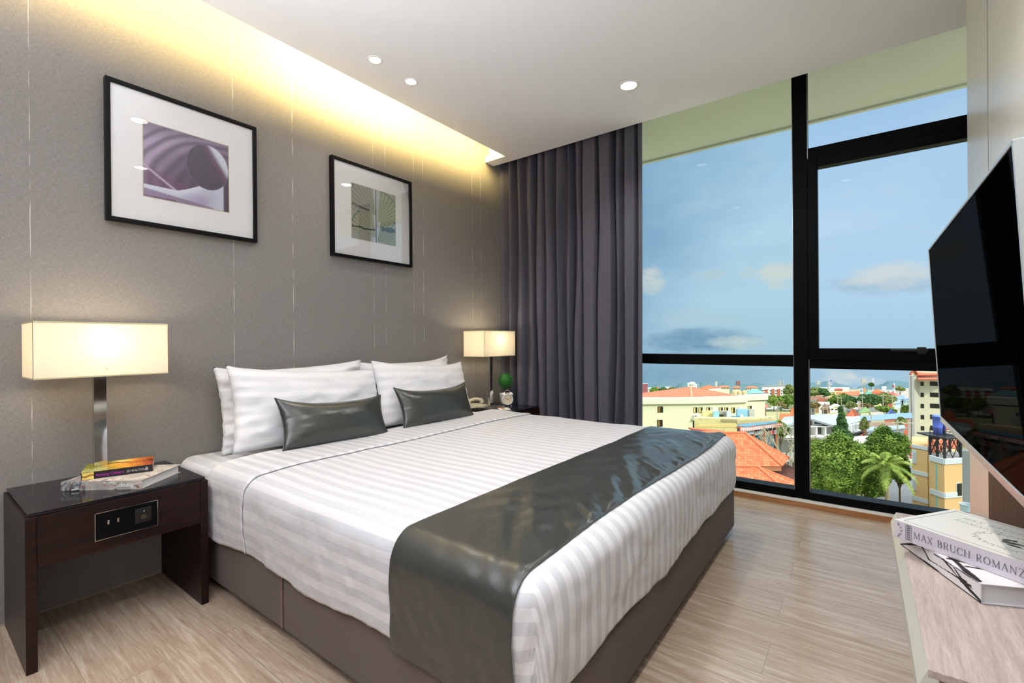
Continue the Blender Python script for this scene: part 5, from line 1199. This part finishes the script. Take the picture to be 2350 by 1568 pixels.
for v0, v1 in ((1062, 1074.5), (1140, 1152)):
    for P, Q in ((q2, q3), (q3, q4)):
        h_ = (Q-P).normalized(); nn = Vector((h_.y, -h_.x, 0)); nn = nn if nn.dot(fh) < 0 else -nn; c = (P+Q)/2; c.z = (zat(v0, 44.2)+zat(v1, 44.2))/2; obj('white_band', obox(B(), c+nn*.02, h_, nn, Z, (Q-P).length/2+.03, .07, abs(zat(v0, 44.2)-zat(v1, 44.2))/2), C('white_band_paint', (214, 218, 220)), t)
for v0, v1 in ((1034, 1063), (1093.5, 1124)):
    w_ = window(q0, q1, 2093.5, v0, 2103, v1, t, None, C('white_reveal', (224, 226, 224)))
    on_face('window_opening', q0, q1, 2097, v0+5, 2102.6, v1-1, C('shaded_opening', (200, 202, 204)), w_, .09)
window(q3, q4, 2194, 1107.5, 2205, 1139, t, None, C('white_reveal', (224, 226, 224)), .04); window(q3, q4, 2195.5, 1109, 2205, 1138, t, WINM, WINM, .10)
tm = empty('plumbing_pipe', (0, 0, 0), 'cyan drainpipe running down the tan building', 'pipe'); COL.objects.unlink(tm); bpy.data.objects.remove(tm)
pp = ray_plane(2146.5, 1066, q2, q3)-fh*.12; pq = Vector((pp.x, pp.y, zb+1)); o = obj('drainpipe', tube(B(), [pp, pq], .06, 8), C('cyan_pipe', (120, 196, 200)), t)
roofmesh('roof', [([E(2088, 1023, 48), E(2128, 1033, 46.8), E(2206, 1043, 48), E(2206, 1010, 53), E(2132, 1009, 54)], rh)], C('orange_flat_roof', (214, 108, 76), var=.06), t, .25)
obj('roof_deck', prism(B(), [q1+rad(q1)*.3, q2, q3, q4, q4+rad(q4)*3.5, q1+rad(q1)*3.5], zr2, zr2+.04), GREYC, t)
# steel tank stand
pz = zr2+.04; zd = zat(1013, 45.6); st = empty('tank_stand', (q3.x, q3.y, pz), 'dark steel lattice stand carrying the water tanks on the tan building', 'tank stand')
legs = [E(2132.5, 784, 46.0), E(2149, 784, 45.3), E(2166, 784, 44.6), E(2203, 784, 45.0), E(2197, 784, 47.2), E(2178, 784, 47.2)]
for p in legs: obj('leg', prism(B(), [p+rh*.08-fh*.08, p-rh*.08-fh*.08, p-rh*.08+fh*.08, p+rh*.08+fh*.08], pz, zd), STEEL, st)
bm = B(); v3 = lambda p, z_: Vector((p.x, p.y, z_))
for i, j in ((0, 1), (1, 2), (2, 3), (3, 4), (5, 4), (5, 0)):
    P, Q = legs[i], legs[j]; nseg = 2 if (P-Q).length > 1 else 1
    for k in range(nseg):
        a_, b_ = P.lerp(Q, k/nseg), P.lerp(Q, (k+1)/nseg); tube(bm, [v3(a_, pz), v3(b_, zd)], .035, 5); tube(bm, [v3(a_, zd), v3(b_, pz)], .035, 5)
    tube(bm, [v3(P, (pz+zd)/2), v3(Q, (pz+zd)/2)], .03, 5)
obj('bracing', bm, STEEL, st)
bm = prism(B(), [legs[0]-rh*.2, legs[1]-fh*.25, legs[2]-fh*.25, legs[3]+rh*.2, legs[4]+fh*.2, legs[0]+fh*1.5], zd, zd+.12); obj('deck', bm, STEEL, st)
bm = B()
for i, j in ((0, 1), (1, 2)):
    for z_ in (.45, .85): tube(bm, [v3(legs[i], zd+z_), v3(legs[j], zd+z_)], .025, 5)
for i in (0, 1, 2): tube(bm, [v3(legs[i], zd), v3(legs[i], zd+.87)], .03, 5)
obj('railing', bm, STEEL, st)
c = E(2151, 784, 46.4); r = 9.8*46.4/FPX; h_ = zat(965, 46.4)-zat(1010, 46.4)
o = obj('water_tank', lathe(B(), [(0, 0), (r*.84, 0), (r*.90, h_*.35), (r*.93, h_*.36), (r*.92, h_*.40), (r*1.0, h_*.88), (r*1.1, h_*.89), (r*1.1, h_*.92), (r*.7, h_*.98), (r*.3, h_*1.0), (0, h_)], v3(c, zd+.12), (0, 0, 1), 36), BLUET, smooth=True); tag(o, 'blue plastic water tank on the steel stand of the tan building', 'water tank')
c = E(2179, 784, 46); r = 13*46/FPX; h_ = 1.35; pr_ = [(0, 0)]
for k in range(12): pr_ += [(r*(.97+.03*(k % 2)), h_*k/11), (r*(.97+.03*(k % 2)), h_*(k+.7)/11)]
o = obj('water_tank', lathe(B(), pr_+[(0, h_*1.12)], v3(c, zd+.14), (0, 0, 1), 36), SILVER, smooth=False); tag(o, 'shiny ribbed steel water tank next to the blue one, partly behind the television', 'water tank')
# grey service column at the outer right edge
c0, c1 = E(2206, 784, 36), E(2231, 784, 36); c0.z = c1.z = 0
t = empty('service_tower', (c0.x, c0.y, gz(c0)-1), 'grey concrete wall standing at the right edge of the window behind the panel wall', 'wall')
obj('wall', prism(B(), [c0, c1, c1+rad(c1)*1, c0+rad(c0)*1], gz(c0)-1, zat(1046, 36)), C('smooth_grey_wall', (128, 130, 130)), t)
obj('round_tub', lathe(B(), [(0, 0), (.35, 0), (.42, .9), (.46, 1.0), (.40, 1.0), (.36, .2), (0, .2)], v3(E(2218, 784, 33), zat(1200, 33)), (0, 0, 1), 24), C('tub_pale', (190, 200, 204)), t)
obj('tub_shelf', prism(B(), [E(2209, 784, 32), E(2228, 784, 32), E(2228, 784, 36), E(2209, 784, 36)], zat(1200, 33)-.3, zat(1200, 33)), GREYC, t)
# ---- car park field, yard and street
o = obj('sandy_field', prism(B(), [G(1700, 180), G(1900, 165), G(1905, 245), G(1720, 262)], -60, -55), C('sandy_ground', (176, 170, 126), var=.12, vs=.2)); me = o.data
for v_ in me.vertices: v_.co.z = gz(v_.co)+(.12 if v_.co.z > -56 else -.5)
tag(o, 'sandy open field beyond the cream block', 'field')
o = obj('grey_yard', prism(B(), [G(1980, 38), G(2150, 38), G(2110, 82), G(2010, 82)], 1, 2), m_tile('grey_paving', (168, 170, 172), (176, 178, 180), (110, 112, 116), 3.0, .9)); me = o.data
for v_ in me.vertices: v_.co.z = gz(v_.co)+(.15 if v_.co.z > 1.5 else -.5)
tag(o, 'grey paved yard between the palm and the tan building', 'yard')
o = obj('dark_street', prism(B(), [G(1690, 60), G(1850, 52), G(1850, 84), G(1770, 92)], 1, 2), C('dark_brown_street', (92, 74, 70), var=.2)); me = o.data
for v_ in me.vertices: v_.co.z = gz(v_.co)+(.12 if v_.co.z > 1.5 else -.5)
tag(o, 'dark street below the blue house with the awning', 'street')
# ---- vehicles on the field edge: tiny at this distance
def car(u, v, col_, lb):
    zf_ = fz_for(v); p = G(u, zf_); t = empty('car', p, lb, 'car', 'parked cars by the field')
    obj('body', obox(B(), p+Z*.75, rh, fh, Z, 2.1, .9, .4), col_, t, bevel=.2); obj('cabin', obox(B(), p+Z*1.35+rh*.1, rh, fh, Z, 1.15, .8, .32), WINM, t, bevel=.15)
    for s_ in (-1.3, 1.3): obj('wheel', lathe(B(), [(0, -.1), (.33, -.1), (.33, .1), (0, .1)], p+rh*s_-fh*.9+Z*.33, fh, 16), BLACK, t)
car(1803, 950, WHT, 'white pickup parked at the field edge by the mullion'); car(1861, 950, WHT, 'white car parked right of the mullion'); car(1794, 946, C('silver_car', (150, 156, 170)), 'silver grey car behind the white pickup')
# ---- poles
def pole(u, vt, zf_, lb, w_=.14, arms=1):
    p = G(u, zf_); zt3 = zat(vt, zf_); t = empty('utility_pole', p, lb, 'utility pole', 'concrete utility poles')
    obj('shaft', tube(B(), [p, Vector((p.x, p.y, zt3))], [w_, w_*.7], 8), POLE, t)
    for k in range(arms): obj('crossarm', obox(B(), Vector((p.x, p.y, zt3-.4-.9*k)), rh, fh, Z, 1.1, .06, .07), POLE, t)
for a_ in ((1747, 918, 150, 'utility pole in front of the pink red roof'), (1783, 936, 130, 'utility pole beside the small brownish tree by the field'), (1897.5, 918, 165, 'tall utility pole left of the lime gable house'), (1888.5, 940, 160, 'short pole left of the tall pole by the lime gable house'), (1921.5, 911, 190, 'utility pole rising over the lime gable house'), (1929.5, 919, 185, 'utility pole right of the one over the lime gable house'),
           (1978, 917, 170, 'utility pole above the green pavilion'), (2025.5, 914, 170, 'utility pole before the dark round trees'), (2047, 915, 165, 'utility pole left of the pale blue apartments'), (1998, 958, 92, 'near utility pole at the left end of the shed'), (2058.5, 973, 84, 'near utility pole left of the wire rack'), (2083, 975, 82, 'near utility pole next to the concrete shaft of the tower')):
    pole(*a_)
p = G(1812, 58); t = empty('street_lamp', p, 'white lamp post close to the mullion above the maroon roof', 'street lamp'); obj('post', tube(B(), [p, Vector((p.x, p.y, zat(1031, 58)))], .16, 8), WHT, t); obj('lamp_head', obox(B(), Vector((p.x, p.y, zat(1030, 58)))+rh*.25, rh+Z*.3, fh, Z, .4, .15, .1), WHT, t)
bm = B()
for a_, b_ in (((2058.5, 986), (2083, 983)), ((2058.5, 1005), (2083, 1005)), ((2058.5, 1010), (2083, 1010))): tube(bm, [E(a_[0], a_[1], 83.5), E(b_[0], b_[1], 82)], .10, 5)
for k in range(8): x = E(2061+k*2.7, 1003, 83); obox(bm, x, rh, fh, Z, .09, .09, .22)
o = obj('transformer_rack', bm, POLE); tag(o, 'transformer crossbeams spanning the two near utility poles', 'power line rack')
# leafless tree
def bare(u, zf_, vt, lb, s=1):
    p = G(u, zf_); rnd = random.Random(u); bm = B(); top = zat(vt, zf_)
    def grow(a, d, l, r, k):
        b = a+d*l; tube(bm, [a, b], [r, r*.65], 5, False)
        if k > 0:
            for _ in range(3): grow(b, (d+Vector((rnd.uniform(-.8, .8), rnd.uniform(-.8, .8), rnd.uniform(-.1, .6)))).normalized(), l*.6, r*.6, k-1)
    grow(p, Vector((0, 0, 1)), (top-p.z)*.52, .22, 4); o = obj('bare_tree', bm, C('pale_bark', (190, 180, 158))); tag(o, lb, 'tree', 'leafless pale trees')
bare(1793, 57, 1012, 'leafless pale tree left of the mullion below the awning'); bare(1809, 55, 1006, 'leafless pale trunk touching the mullion below the awning')

# ------------------------------------------------------------------ trees
def m_leaf(name, a, b, c):
    M, n, o = nt(name); v = coords(n); f = noise_(n, v, .9, 3); g = noise_(n, v, 7, 2)
    oi = N(n, 'ShaderNodeObjectInfo')
    w = math_(n, 'ADD', math_(n, 'ADD', math_(n, 'MULTIPLY', f, .45), math_(n, 'MULTIPLY', g, .5)), math_(n, 'MULTIPLY', oi.outputs['Random'], .06))
    col = ramp(n, w, [(.36, srgb(*a)), (.49, srgb(*b)), (.62, srgb(*c))])
    p = pb(n, o, col, .65, 0, .25); p.inputs['Subsurface Weight'].default_value = 0
    d = N(n, 'ShaderNodeBsdfTranslucent'); L(n, col, d.inputs[0]); mx = N(n, 'ShaderNodeMixShader'); mx.inputs[0].default_value = .15; L(n, p.outputs[0], mx.inputs[1]); L(n, d.outputs[0], mx.inputs[2]); L(n, mx.outputs[0], o.inputs[0]); return M
LF = {'green': m_leaf('leaf_green', (46, 76, 24), (96, 128, 42), (166, 188, 84)), 'dark': m_leaf('leaf_dark', (44, 78, 42), (78, 114, 60), (118, 150, 82)), 'olive': m_leaf('leaf_olive', (86, 104, 52), (132, 144, 78), (176, 178, 112)), 'brown': m_leaf('leaf_brownish', (84, 82, 46), (136, 122, 74), (168, 152, 104))}
LF['palm'] = m_leaf('leaf_palm', (84, 112, 40), (132, 156, 64), (184, 194, 104))
BARK = C('bark', (120, 104, 84))
def crown(lobes, nleaf, ls, seed, dirs=1):
    rnd = random.Random(seed); vs = []; fs = []
    tot = sum(l[3]*l[4] for l in lobes)
    for (cx, cy, cz, r, h) in lobes:
        for k in range(max(8, int(nleaf*r*h/tot))):
            v = Vector((rnd.gauss(0, 1), rnd.gauss(0, 1), rnd.gauss(0, 1)))
            if v.length < .01: continue
            v.normalize()
            if v.z < -.55: v.z = -v.z
            q = v.x*r, v.y*r, v.z*h
            bump = 1+.20*noise.noise(Vector((q[0]*2.2/r*1.5+seed, q[1]*2.2/r*1.5, q[2]*3/h)))+.10*noise.noise(Vector((q[0]*6/r+seed, q[1]*6/r, q[2]*6/h)))
            s = rnd.uniform(.80, 1.02)*bump; p = Vector((cx+q[0]*s, cy+q[1]*s, cz+q[2]*s))
            a = Vector((rnd.uniform(-1, 1), rnd.uniform(-1, 1), rnd.uniform(-.5, .5))).normalized(); nn = (v*.8+Vector((rnd.uniform(-.8, .8), rnd.uniform(-.8, .8), rnd.uniform(-.3, .9)))).normalized()
            b = nn.cross(a); b = b.normalized() if b.length > .01 else Vector((0, 0, 1)); a = b.cross(nn); l_ = ls*rnd.uniform(.6, 1.3); i = len(vs)
            vs += [p-a*l_, p+b*l_*.6, p+a*l_, p-b*l_*.6]; fs.append((i, i+1, i+2, i+3))
    # inner mass
    for (cx, cy, cz, r, h) in lobes:
        bm = B(); bmesh.ops.create_icosphere(bm, subdivisions=3, radius=1); i0 = len(vs)
        for v in bm.verts:
            q = v.co; bb = .80*(1+.18*noise.noise(Vector((q.x*3+seed, q.y*3, q.z*3)))); vs.append(Vector((cx+q.x*r*bb, cy+q.y*r*bb, cz+q.z*h*bb)))
        for f in bm.faces: fs.append(tuple(i0+v.index for v in f.verts))
        bm.free()
    me = bpy.data.meshes.new('crown'); me.from_pydata([tuple(v) for v in vs], [], fs); me.update(); return me
def tree(name, label, u, vt, wpx, zf_, kind, seed, nleaf=1500, ls=.3, lobes=6, hfrac=.62, group=None, shape='round', vb=None, cat='tree'):
    p = G(u, zf_); H = zat(vt, zf_)-p.z; Wd = wpx*zf_/FPX; rnd = random.Random(seed); ll = []
    if vb: lowz = zat(vb, zf_)-p.z
    else: lowz = H*(1-hfrac)
    ch = H-lowz
    if shape == 'round':
        ll.append((0, 0, lowz+ch*.5, Wd*.33, ch*.42))
        for k in range(lobes):
            a = 2*PI*k/lobes+rnd.uniform(-.3, .3); rr = rnd.uniform(.20, .30)*Wd; ll.append((math.cos(a)*Wd*.26, math.sin(a)*Wd*.26, lowz+ch*rnd.uniform(.28, .68), rr, ch*rnd.uniform(.24, .34)))
        ll.append((rnd.uniform(-.1, .1)*Wd, 0, lowz+ch*.74, Wd*.22, ch*.27))
    else:
        for k in range(7): f = k/6; ll.append((rnd.uniform(-.08, .08)*Wd, rnd.uniform(-.08, .08)*Wd, lowz+ch*(.1+.82*f), Wd*(.44-.34*f)*rnd.uniform(.85, 1.1), ch*.13))
    t = empty(name, p, label, cat, group); me = crown(ll, nleaf, ls, seed)
    o = obj('crown', me, LF[kind]); o.location = p; bpy.context.view_layer.update(); o.parent = t; o.matrix_parent_inverse = t.matrix_world.inverted()
    bm = tube(B(), [p-Z*.3, p+Z*(lowz+ch*.45)], [max(.12, Wd*.03), max(.06, Wd*.018)], 7)
    for k in range(4): a = k*1.7+seed; tube(bm, [p+Z*lowz*.8, p+Z*(lowz+ch*.4)+Vector((math.cos(a), math.sin(a), 0))*Wd*.25], [max(.07, Wd*.016), .04], 5)
    obj('trunk', bm, BARK, t); return t
NT = 'nearest trees below the window'
tree('broadleaf_tree', 'large leafy green tree filling the left of the right pane', 1908, 1000, 128, 50, 'green', 11, 26000, .13, 9, .8, NT, vb=1175)
tree('broadleaf_tree', 'leafy green tree whose upper half rises behind the palm', 2026, 985, 92, 58, 'green', 23, 16000, .14, 8, .7, NT, vb=1112)
tree('broadleaf_tree', 'lower spreading green tree joining the large one and the palm', 1985, 1030, 96, 50, 'green', 37, 15000, .13, 8, .7, NT, vb=1165)
tree('broadleaf_tree', 'green tree top directly right of the palm by the yard', 2062, 1052, 42, 52, 'green', 41, 5000, .14, 6, .6, NT, vb=1120)
tree('conifer_like_tree', 'tall dark green narrow tree in front of the modern white building', 1930, 945, 44, 66, 'dark', 5, 7000, .17, shape='tall', vb=1025)
tree('small_tree', 'small light tree at the far corner of the modern white building', 1981, 965, 18, 84, 'olive', 6, 1400, .2, 5, .7, vb=1003)
tree('small_tree', 'leafy shrub tree below the awning left of the mullion', 1789, 972, 34, 72, 'green', 7, 3500, .18, 6, .7, vb=1014)
tree('small_tree', 'low green bush beside the pink shed at the mullion', 1866, 1015, 40, 66, 'green', 8, 2500, .2, 5, .6, vb=1050)
tree('broadleaf_tree', 'wide dark green tree directly behind the conifer and poles', 1930, 911, 58, 205, 'green', 12, 2600, .5, 7, .8, vb=942)
tree('broadleaf_tree', 'blue green tree below the blue banner', 1945, 916, 30, 195, 'dark', 13, 1200, .5, 5, .8, vb=942)
tree('broadleaf_tree', 'big dark round tree with flat top left of the middle pole', 1994, 912, 46, 190, 'dark', 14, 2600, .45, 7, .8, vb=940)
tree('broadleaf_tree', 'wide olive tree between the dark round tree and the pale blue apartments', 2028, 910, 50, 192, 'olive', 15, 2600, .45, 7, .8, vb=940)
tree('broadleaf_tree', 'round green tree above the rose roofs near the tower', 2065, 896, 18, 330, 'olive', 16, 700, .8, 5, .8, vb=908)
tree('small_tree', 'green tree hiding the foot of the pale blue apartments', 2082, 938, 26, 125, 'green', 17, 2400, .3, 6, .8, vb=975)
tree('small_tree', 'bushy green tree in front of the cobalt pavilion roof', 2033, 941, 38, 140, 'green', 18, 2000, .35, 6, .7, vb=958)
tree('small_tree', 'olive brown tree right of the salmon walls', 2066, 966, 22, 96, 'olive', 19, 1500, .25, 5, .7, vb=985)
tree('small_tree', 'brownish tree on the left of the right pane car park', 1864, 929, 28, 185, 'brown', 20, 1500, .4, 5, .8, vb=948)
tree('small_tree', 'reddish olive tree right of the lime gable house', 1951, 930, 24, 180, 'olive', 21, 1200, .4, 5, .8, vb=947)
tree('small_tree', 'brownish green tree below the long dark round trees by the green roof', 1990, 934, 26, 175, 'brown', 22, 1000, .4, 5, .8, vb=946)
tree('small_tree', 'small round brownish tree standing in the sandy field', 1791, 928, 20, 185, 'brown', 24, 1300, .35, 5, .8, vb=944)
tree('small_tree', 'bright green bush at the corner of the cream block', 1738, 943, 16, 125, 'green', 25, 1200, .3, 5, .9, vb=964)
tree('broadleaf_tree', 'green tree mass below the brick tower, left half', 1775, 914, 38, 260, 'green', 26, 1700, .6, 7, .8, vb=938)
tree('broadleaf_tree', 'green tree mass below the brick tower, right half', 1806, 912, 40, 265, 'green', 27, 1700, .6, 7, .8, vb=940)
tree('broadleaf_tree', 'dark green tree between the brick tower and the mullion', 1812, 889, 30, 380, 'olive', 28, 1000, .9, 6, .9, vb=914)
tree('broadleaf_tree', 'dark tree under the white warehouse left of the yellow block', 1872, 896, 44, 320, 'olive', 29, 1800, .7, 7, .9, vb=919)
tree('broadleaf_tree', 'dark green tree at the left foot of the yellow block', 1890, 899, 26, 315, 'dark', 30, 1000, .7, 6, .9, vb=917)
tree('broadleaf_tree', 'dark rounded tree on the skyline right of the beige lattice tower', 1999, 887, 10, 560, 'dark', 31, 300, 1.5, 4, .9, vb=897)
# belts of far trees: copies of three prototypes, each one an object of its own
protos = []
for k, kd in enumerate(('green', 'dark', 'olive')):
    pz_ = tree('far_tree', 'small far green tree in the dense belt below the hills', 1500+k*20, 893, 22, 400, kd, 60+k, 500, 1.1, 6, .95, 'trees of the far green belt', vb=912); protos.append(pz_)
rnd = random.Random(12); zl0 = protos[0].location.copy()
def belt(u0, u1, va, vb_, cnt, scl=(.7, 1.3)):
    for k in range(cnt):
        u = u0+(u1-u0)*(k+rnd.random())/cnt; v = rnd.uniform(va, vb_); zf_ = GH*FPX/max(9, v+12-784-GS*FPX)
        zf_ = min(max(zf_, 260), 900); pr = rnd.choice(protos); c = pr.copy(); COL.objects.link(c)
        for ch in [x for x in COL.objects if x.parent == pr]: d = ch.copy(); COL.objects.link(d); d.parent = c
        p = G(u, zf_); s_ = rnd.uniform(*scl)*(.9 if zf_ < 400 else 1.2); c.location = p; c.scale = (s_, s_, s_*rnd.uniform(.7, 1.0)); c.rotation_euler = (0, 0, rnd.uniform(0, 6))
belt(1455, 1600, 893, 915, 26); belt(1455, 1640, 889, 893, 14, (.6, .9)); belt(1645, 1745, 891, 905, 16, (.6, 1.0)); belt(1700, 1830, 897, 906, 12, (.6, .9)); belt(1840, 1960, 897, 906, 14, (.6, .9)); belt(1975, 2090, 899, 914, 8, (.4, .6)); belt(1860, 1900, 915, 925, 5, (.4, .6))
# palm
def palm():
    zf_ = 46; p = G(2031, zf_); top = Vector((p.x, p.y, zat(1072, zf_))); rnd = random.Random(3)
    t = empty('palm_tree', p, 'palm tree with drooping fronds in front of the leafy trees', 'palm tree')
    obj('trunk', tube(B(), [p-Z, p.lerp(top, .5)+rh*.1, top], [.22, .17, .15], 10), C('palm_trunk', (168, 150, 120), var=.2, vs=6), t)
    for k in range(20):
        a = k*2*PI/20+rnd.uniform(-.15, .15); el = rnd.uniform(.1, 1.25) if k % 3 else rnd.uniform(-.2, .3); Ln = rnd.uniform(2.3, 3.0)
        hd = Vector((math.cos(a), math.sin(a), 0)); bm = B(); pts = []
        for s in range(13): f = s/12; pts.append(top+hd*Ln*(math.sin(min(1.2, f*1.0+.15*f))*math.cos(el)*1.05)+Z*(Ln*(math.sin(el)*f*.95-.62*f*f*(1.15-.4*math.sin(el)))))
        tube(bm, pts, [.035*(1-s/14) for s in range(13)], 5, False)
        sd_ = hd.cross(Z)
        for s in range(1, 52):
            f = s/52; i = min(11, int(f*12)); q = pts[i].lerp(pts[i+1], f*12-i); dr = (pts[i+1]-pts[i]).normalized(); ll = .62*math.sin(PI*(.12+.84*f))**.7
            for sg in (-1, 1):
                tip = q+sd_*sg*ll*.78+dr*ll*.55-Z*ll*(.38+rnd.uniform(0, .2)); w_ = dr*.042
                bm.faces.new([bm.verts.new(x) for x in (q-w_, q+w_, tip)])
        obj('frond', bm, LF['palm'], t)
palm()
# ------------------------------------------------------------------ sun and sky
sl = bpy.data.lights.new('sun', 'SUN'); sl.energy = 2.5; sl.angle = .009; sl.color = (1, .94, .82)
so_ = bpy.data.objects.new('sun', sl); COL.objects.link(so_)
sd = Vector((.80, -.30, .62)).normalized(); so_.rotation_euler = sd.to_track_quat('Z', 'Y').to_euler()
wd = bpy.data.worlds.new('sky'); S.world = wd; wd.use_nodes = True; n = wd.node_tree; n.nodes.clear()
o = N(n, 'ShaderNodeOutputWorld'); bg = N(n, 'ShaderNodeBackground', i_Strength=1.13); L(n, bg.outputs[0], o.inputs[0])
tc = N(n, 'ShaderNodeTexCoord'); sx = N(n, 'ShaderNodeSeparateXYZ'); L(n, tc.outputs['Generated'], sx.inputs[0])
X, Y_, Zc = sx.outputs
az = math_(n, 'ARCTAN2', X, Y_); el = math_(n, 'ARCSINE', Zc)
def azel(u, v):
    d = (FW+(u-1175)/FPX*RT+(784-v)/FPX*UP).normalized(); return math.atan2(d.x, d.y), math.asin(d.z)
base = ramp(n, math_(n, 'ADD', math_(n, 'MULTIPLY', el, .8), .3), [(.18, srgb(160, 192, 214)), (.28, srgb(164, 196, 220)), (.36, srgb(176, 208, 234)), (.55, srgb(166, 200, 232)), (.8, srgb(110, 150, 200))])
cv = N(n, 'ShaderNodeCombineXYZ'); L(n, az, cv.inputs[0]); L(n, math_(n, 'MULTIPLY', el, 2.2), cv.inputs[1])
def cn(scale, det=6, rough=.6, off=0):
    t = N(n, 'ShaderNodeTexNoise', i_Scale=scale, i_Detail=det, i_Roughness=rough); mp = N(n, 'ShaderNodeMapping'); mp.inputs['Location'].default_value = (off, off*.7, off*.3)
    L(n, cv.outputs[0], mp.inputs[0]); L(n, mp.outputs[0], t.inputs[0]); return t.outputs[0]
col = base
# darker blue veil on the left of the view
a0, e0 = azel(1475, 560)
vl = ramp_f(n, math_(n, 'ADD', math_(n, 'SUBTRACT', az, math_(n, 'MULTIPLY', el, .25)), math_(n, 'MULTIPLY', cn(3.2, 3), .35)), a0+.33, a0+.10)
col = mix(n, math_(n, 'MULTIPLY', vl, .75), col, srgb(118, 158, 196))
wisp = ramp_f(n, cn(5, 7, .65, 3), .50, .72)
col = mix(n, math_(n, 'MULTIPLY', wisp, .28), col, srgb(196, 212, 226))
def cloud(u, v, wu, wv, colr, sc=26, k=1.0, thr=.45, soft=.22, off=0):
    global col
    a, e = azel(u, v); wa = wu/FPX*.62; we = wv/FPX*.85
    dx = math_(n, 'DIVIDE', math_(n, 'SUBTRACT', az, a), wa); dy = math_(n, 'DIVIDE', math_(n, 'SUBTRACT', el, e), we)
    r2 = math_(n, 'ADD', math_(n, 'MULTIPLY', dx, dx), math_(n, 'MULTIPLY', dy, dy))
    m = math_(n, 'SUBTRACT', 1, math_(n, 'MULTIPLY', r2, .5))
    f = math_(n, 'ADD', math_(n, 'MULTIPLY', m, .55), math_(n, 'MULTIPLY', math_(n, 'SUBTRACT', cn(sc, 7, .62, off), .5), 1.1))
    f = ramp_f(n, f, thr-soft, thr+soft)
    f = math_(n, 'MULTIPLY', f, ramp_f(n, m, -.2, .35))
    col = mix(n, math_(n, 'MULTIPLY', f, k), col, srgb(*colr))
cloud(1600, 782, 150, 26, (112, 150, 184), 14, .85, .3, .25, 1)
cloud(1610, 728, 150, 22, (176, 202, 220), 9, .7, .3, .3, 2)
cloud(1690, 785, 75, 16, (196, 210, 216), 30, .8, .35, .25, 8)
cloud(1495, 645, 42, 34, (198, 206, 212), 30, .95, .34, .2, 3)
cloud(1625, 632, 52, 15, (184, 202, 216), 30, .85, .36, .22, 4)
cloud(1716, 627, 28, 15, (188, 206, 220), 30, .85, .34, .22, 5)
cloud(1795, 630, 62, 30, (204, 212, 216), 24, 1, .32, .2, 6)
cloud(2030, 650, 130, 24, (164, 190, 212), 20, .9, .3, .2, 9)
cloud(2040, 632, 100, 26, (204, 212, 216), 22, .95, .36, .22, 7)
cloud(1925, 868, 42, 20, (206, 216, 220), 34, .9, .34, .2, 11)
cloud(1985, 875, 40, 10, (196, 210, 218), 34, .7, .36, .2, 12)
cloud(1600, 860, 190, 34, (122, 158, 186), 8, .7, .3, .4, 13)
hi = ramp_f(n, el, .53, .68)  # sky above the window view brightened to add daylight on the floor
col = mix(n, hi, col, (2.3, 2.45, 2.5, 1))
gr = ramp_f(n, el, -.125, -.145)
col = mix(n, gr, col, srgb(190, 190, 165))
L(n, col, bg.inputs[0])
# ------------------------------------------------------------------ colour management
S.view_settings.view_transform = 'Standard'; S.view_settings.look = 'None'; S.view_settings.gamma = 1; S.view_settings.use_curve_mapping = False
S.view_settings.exposure = -0.05
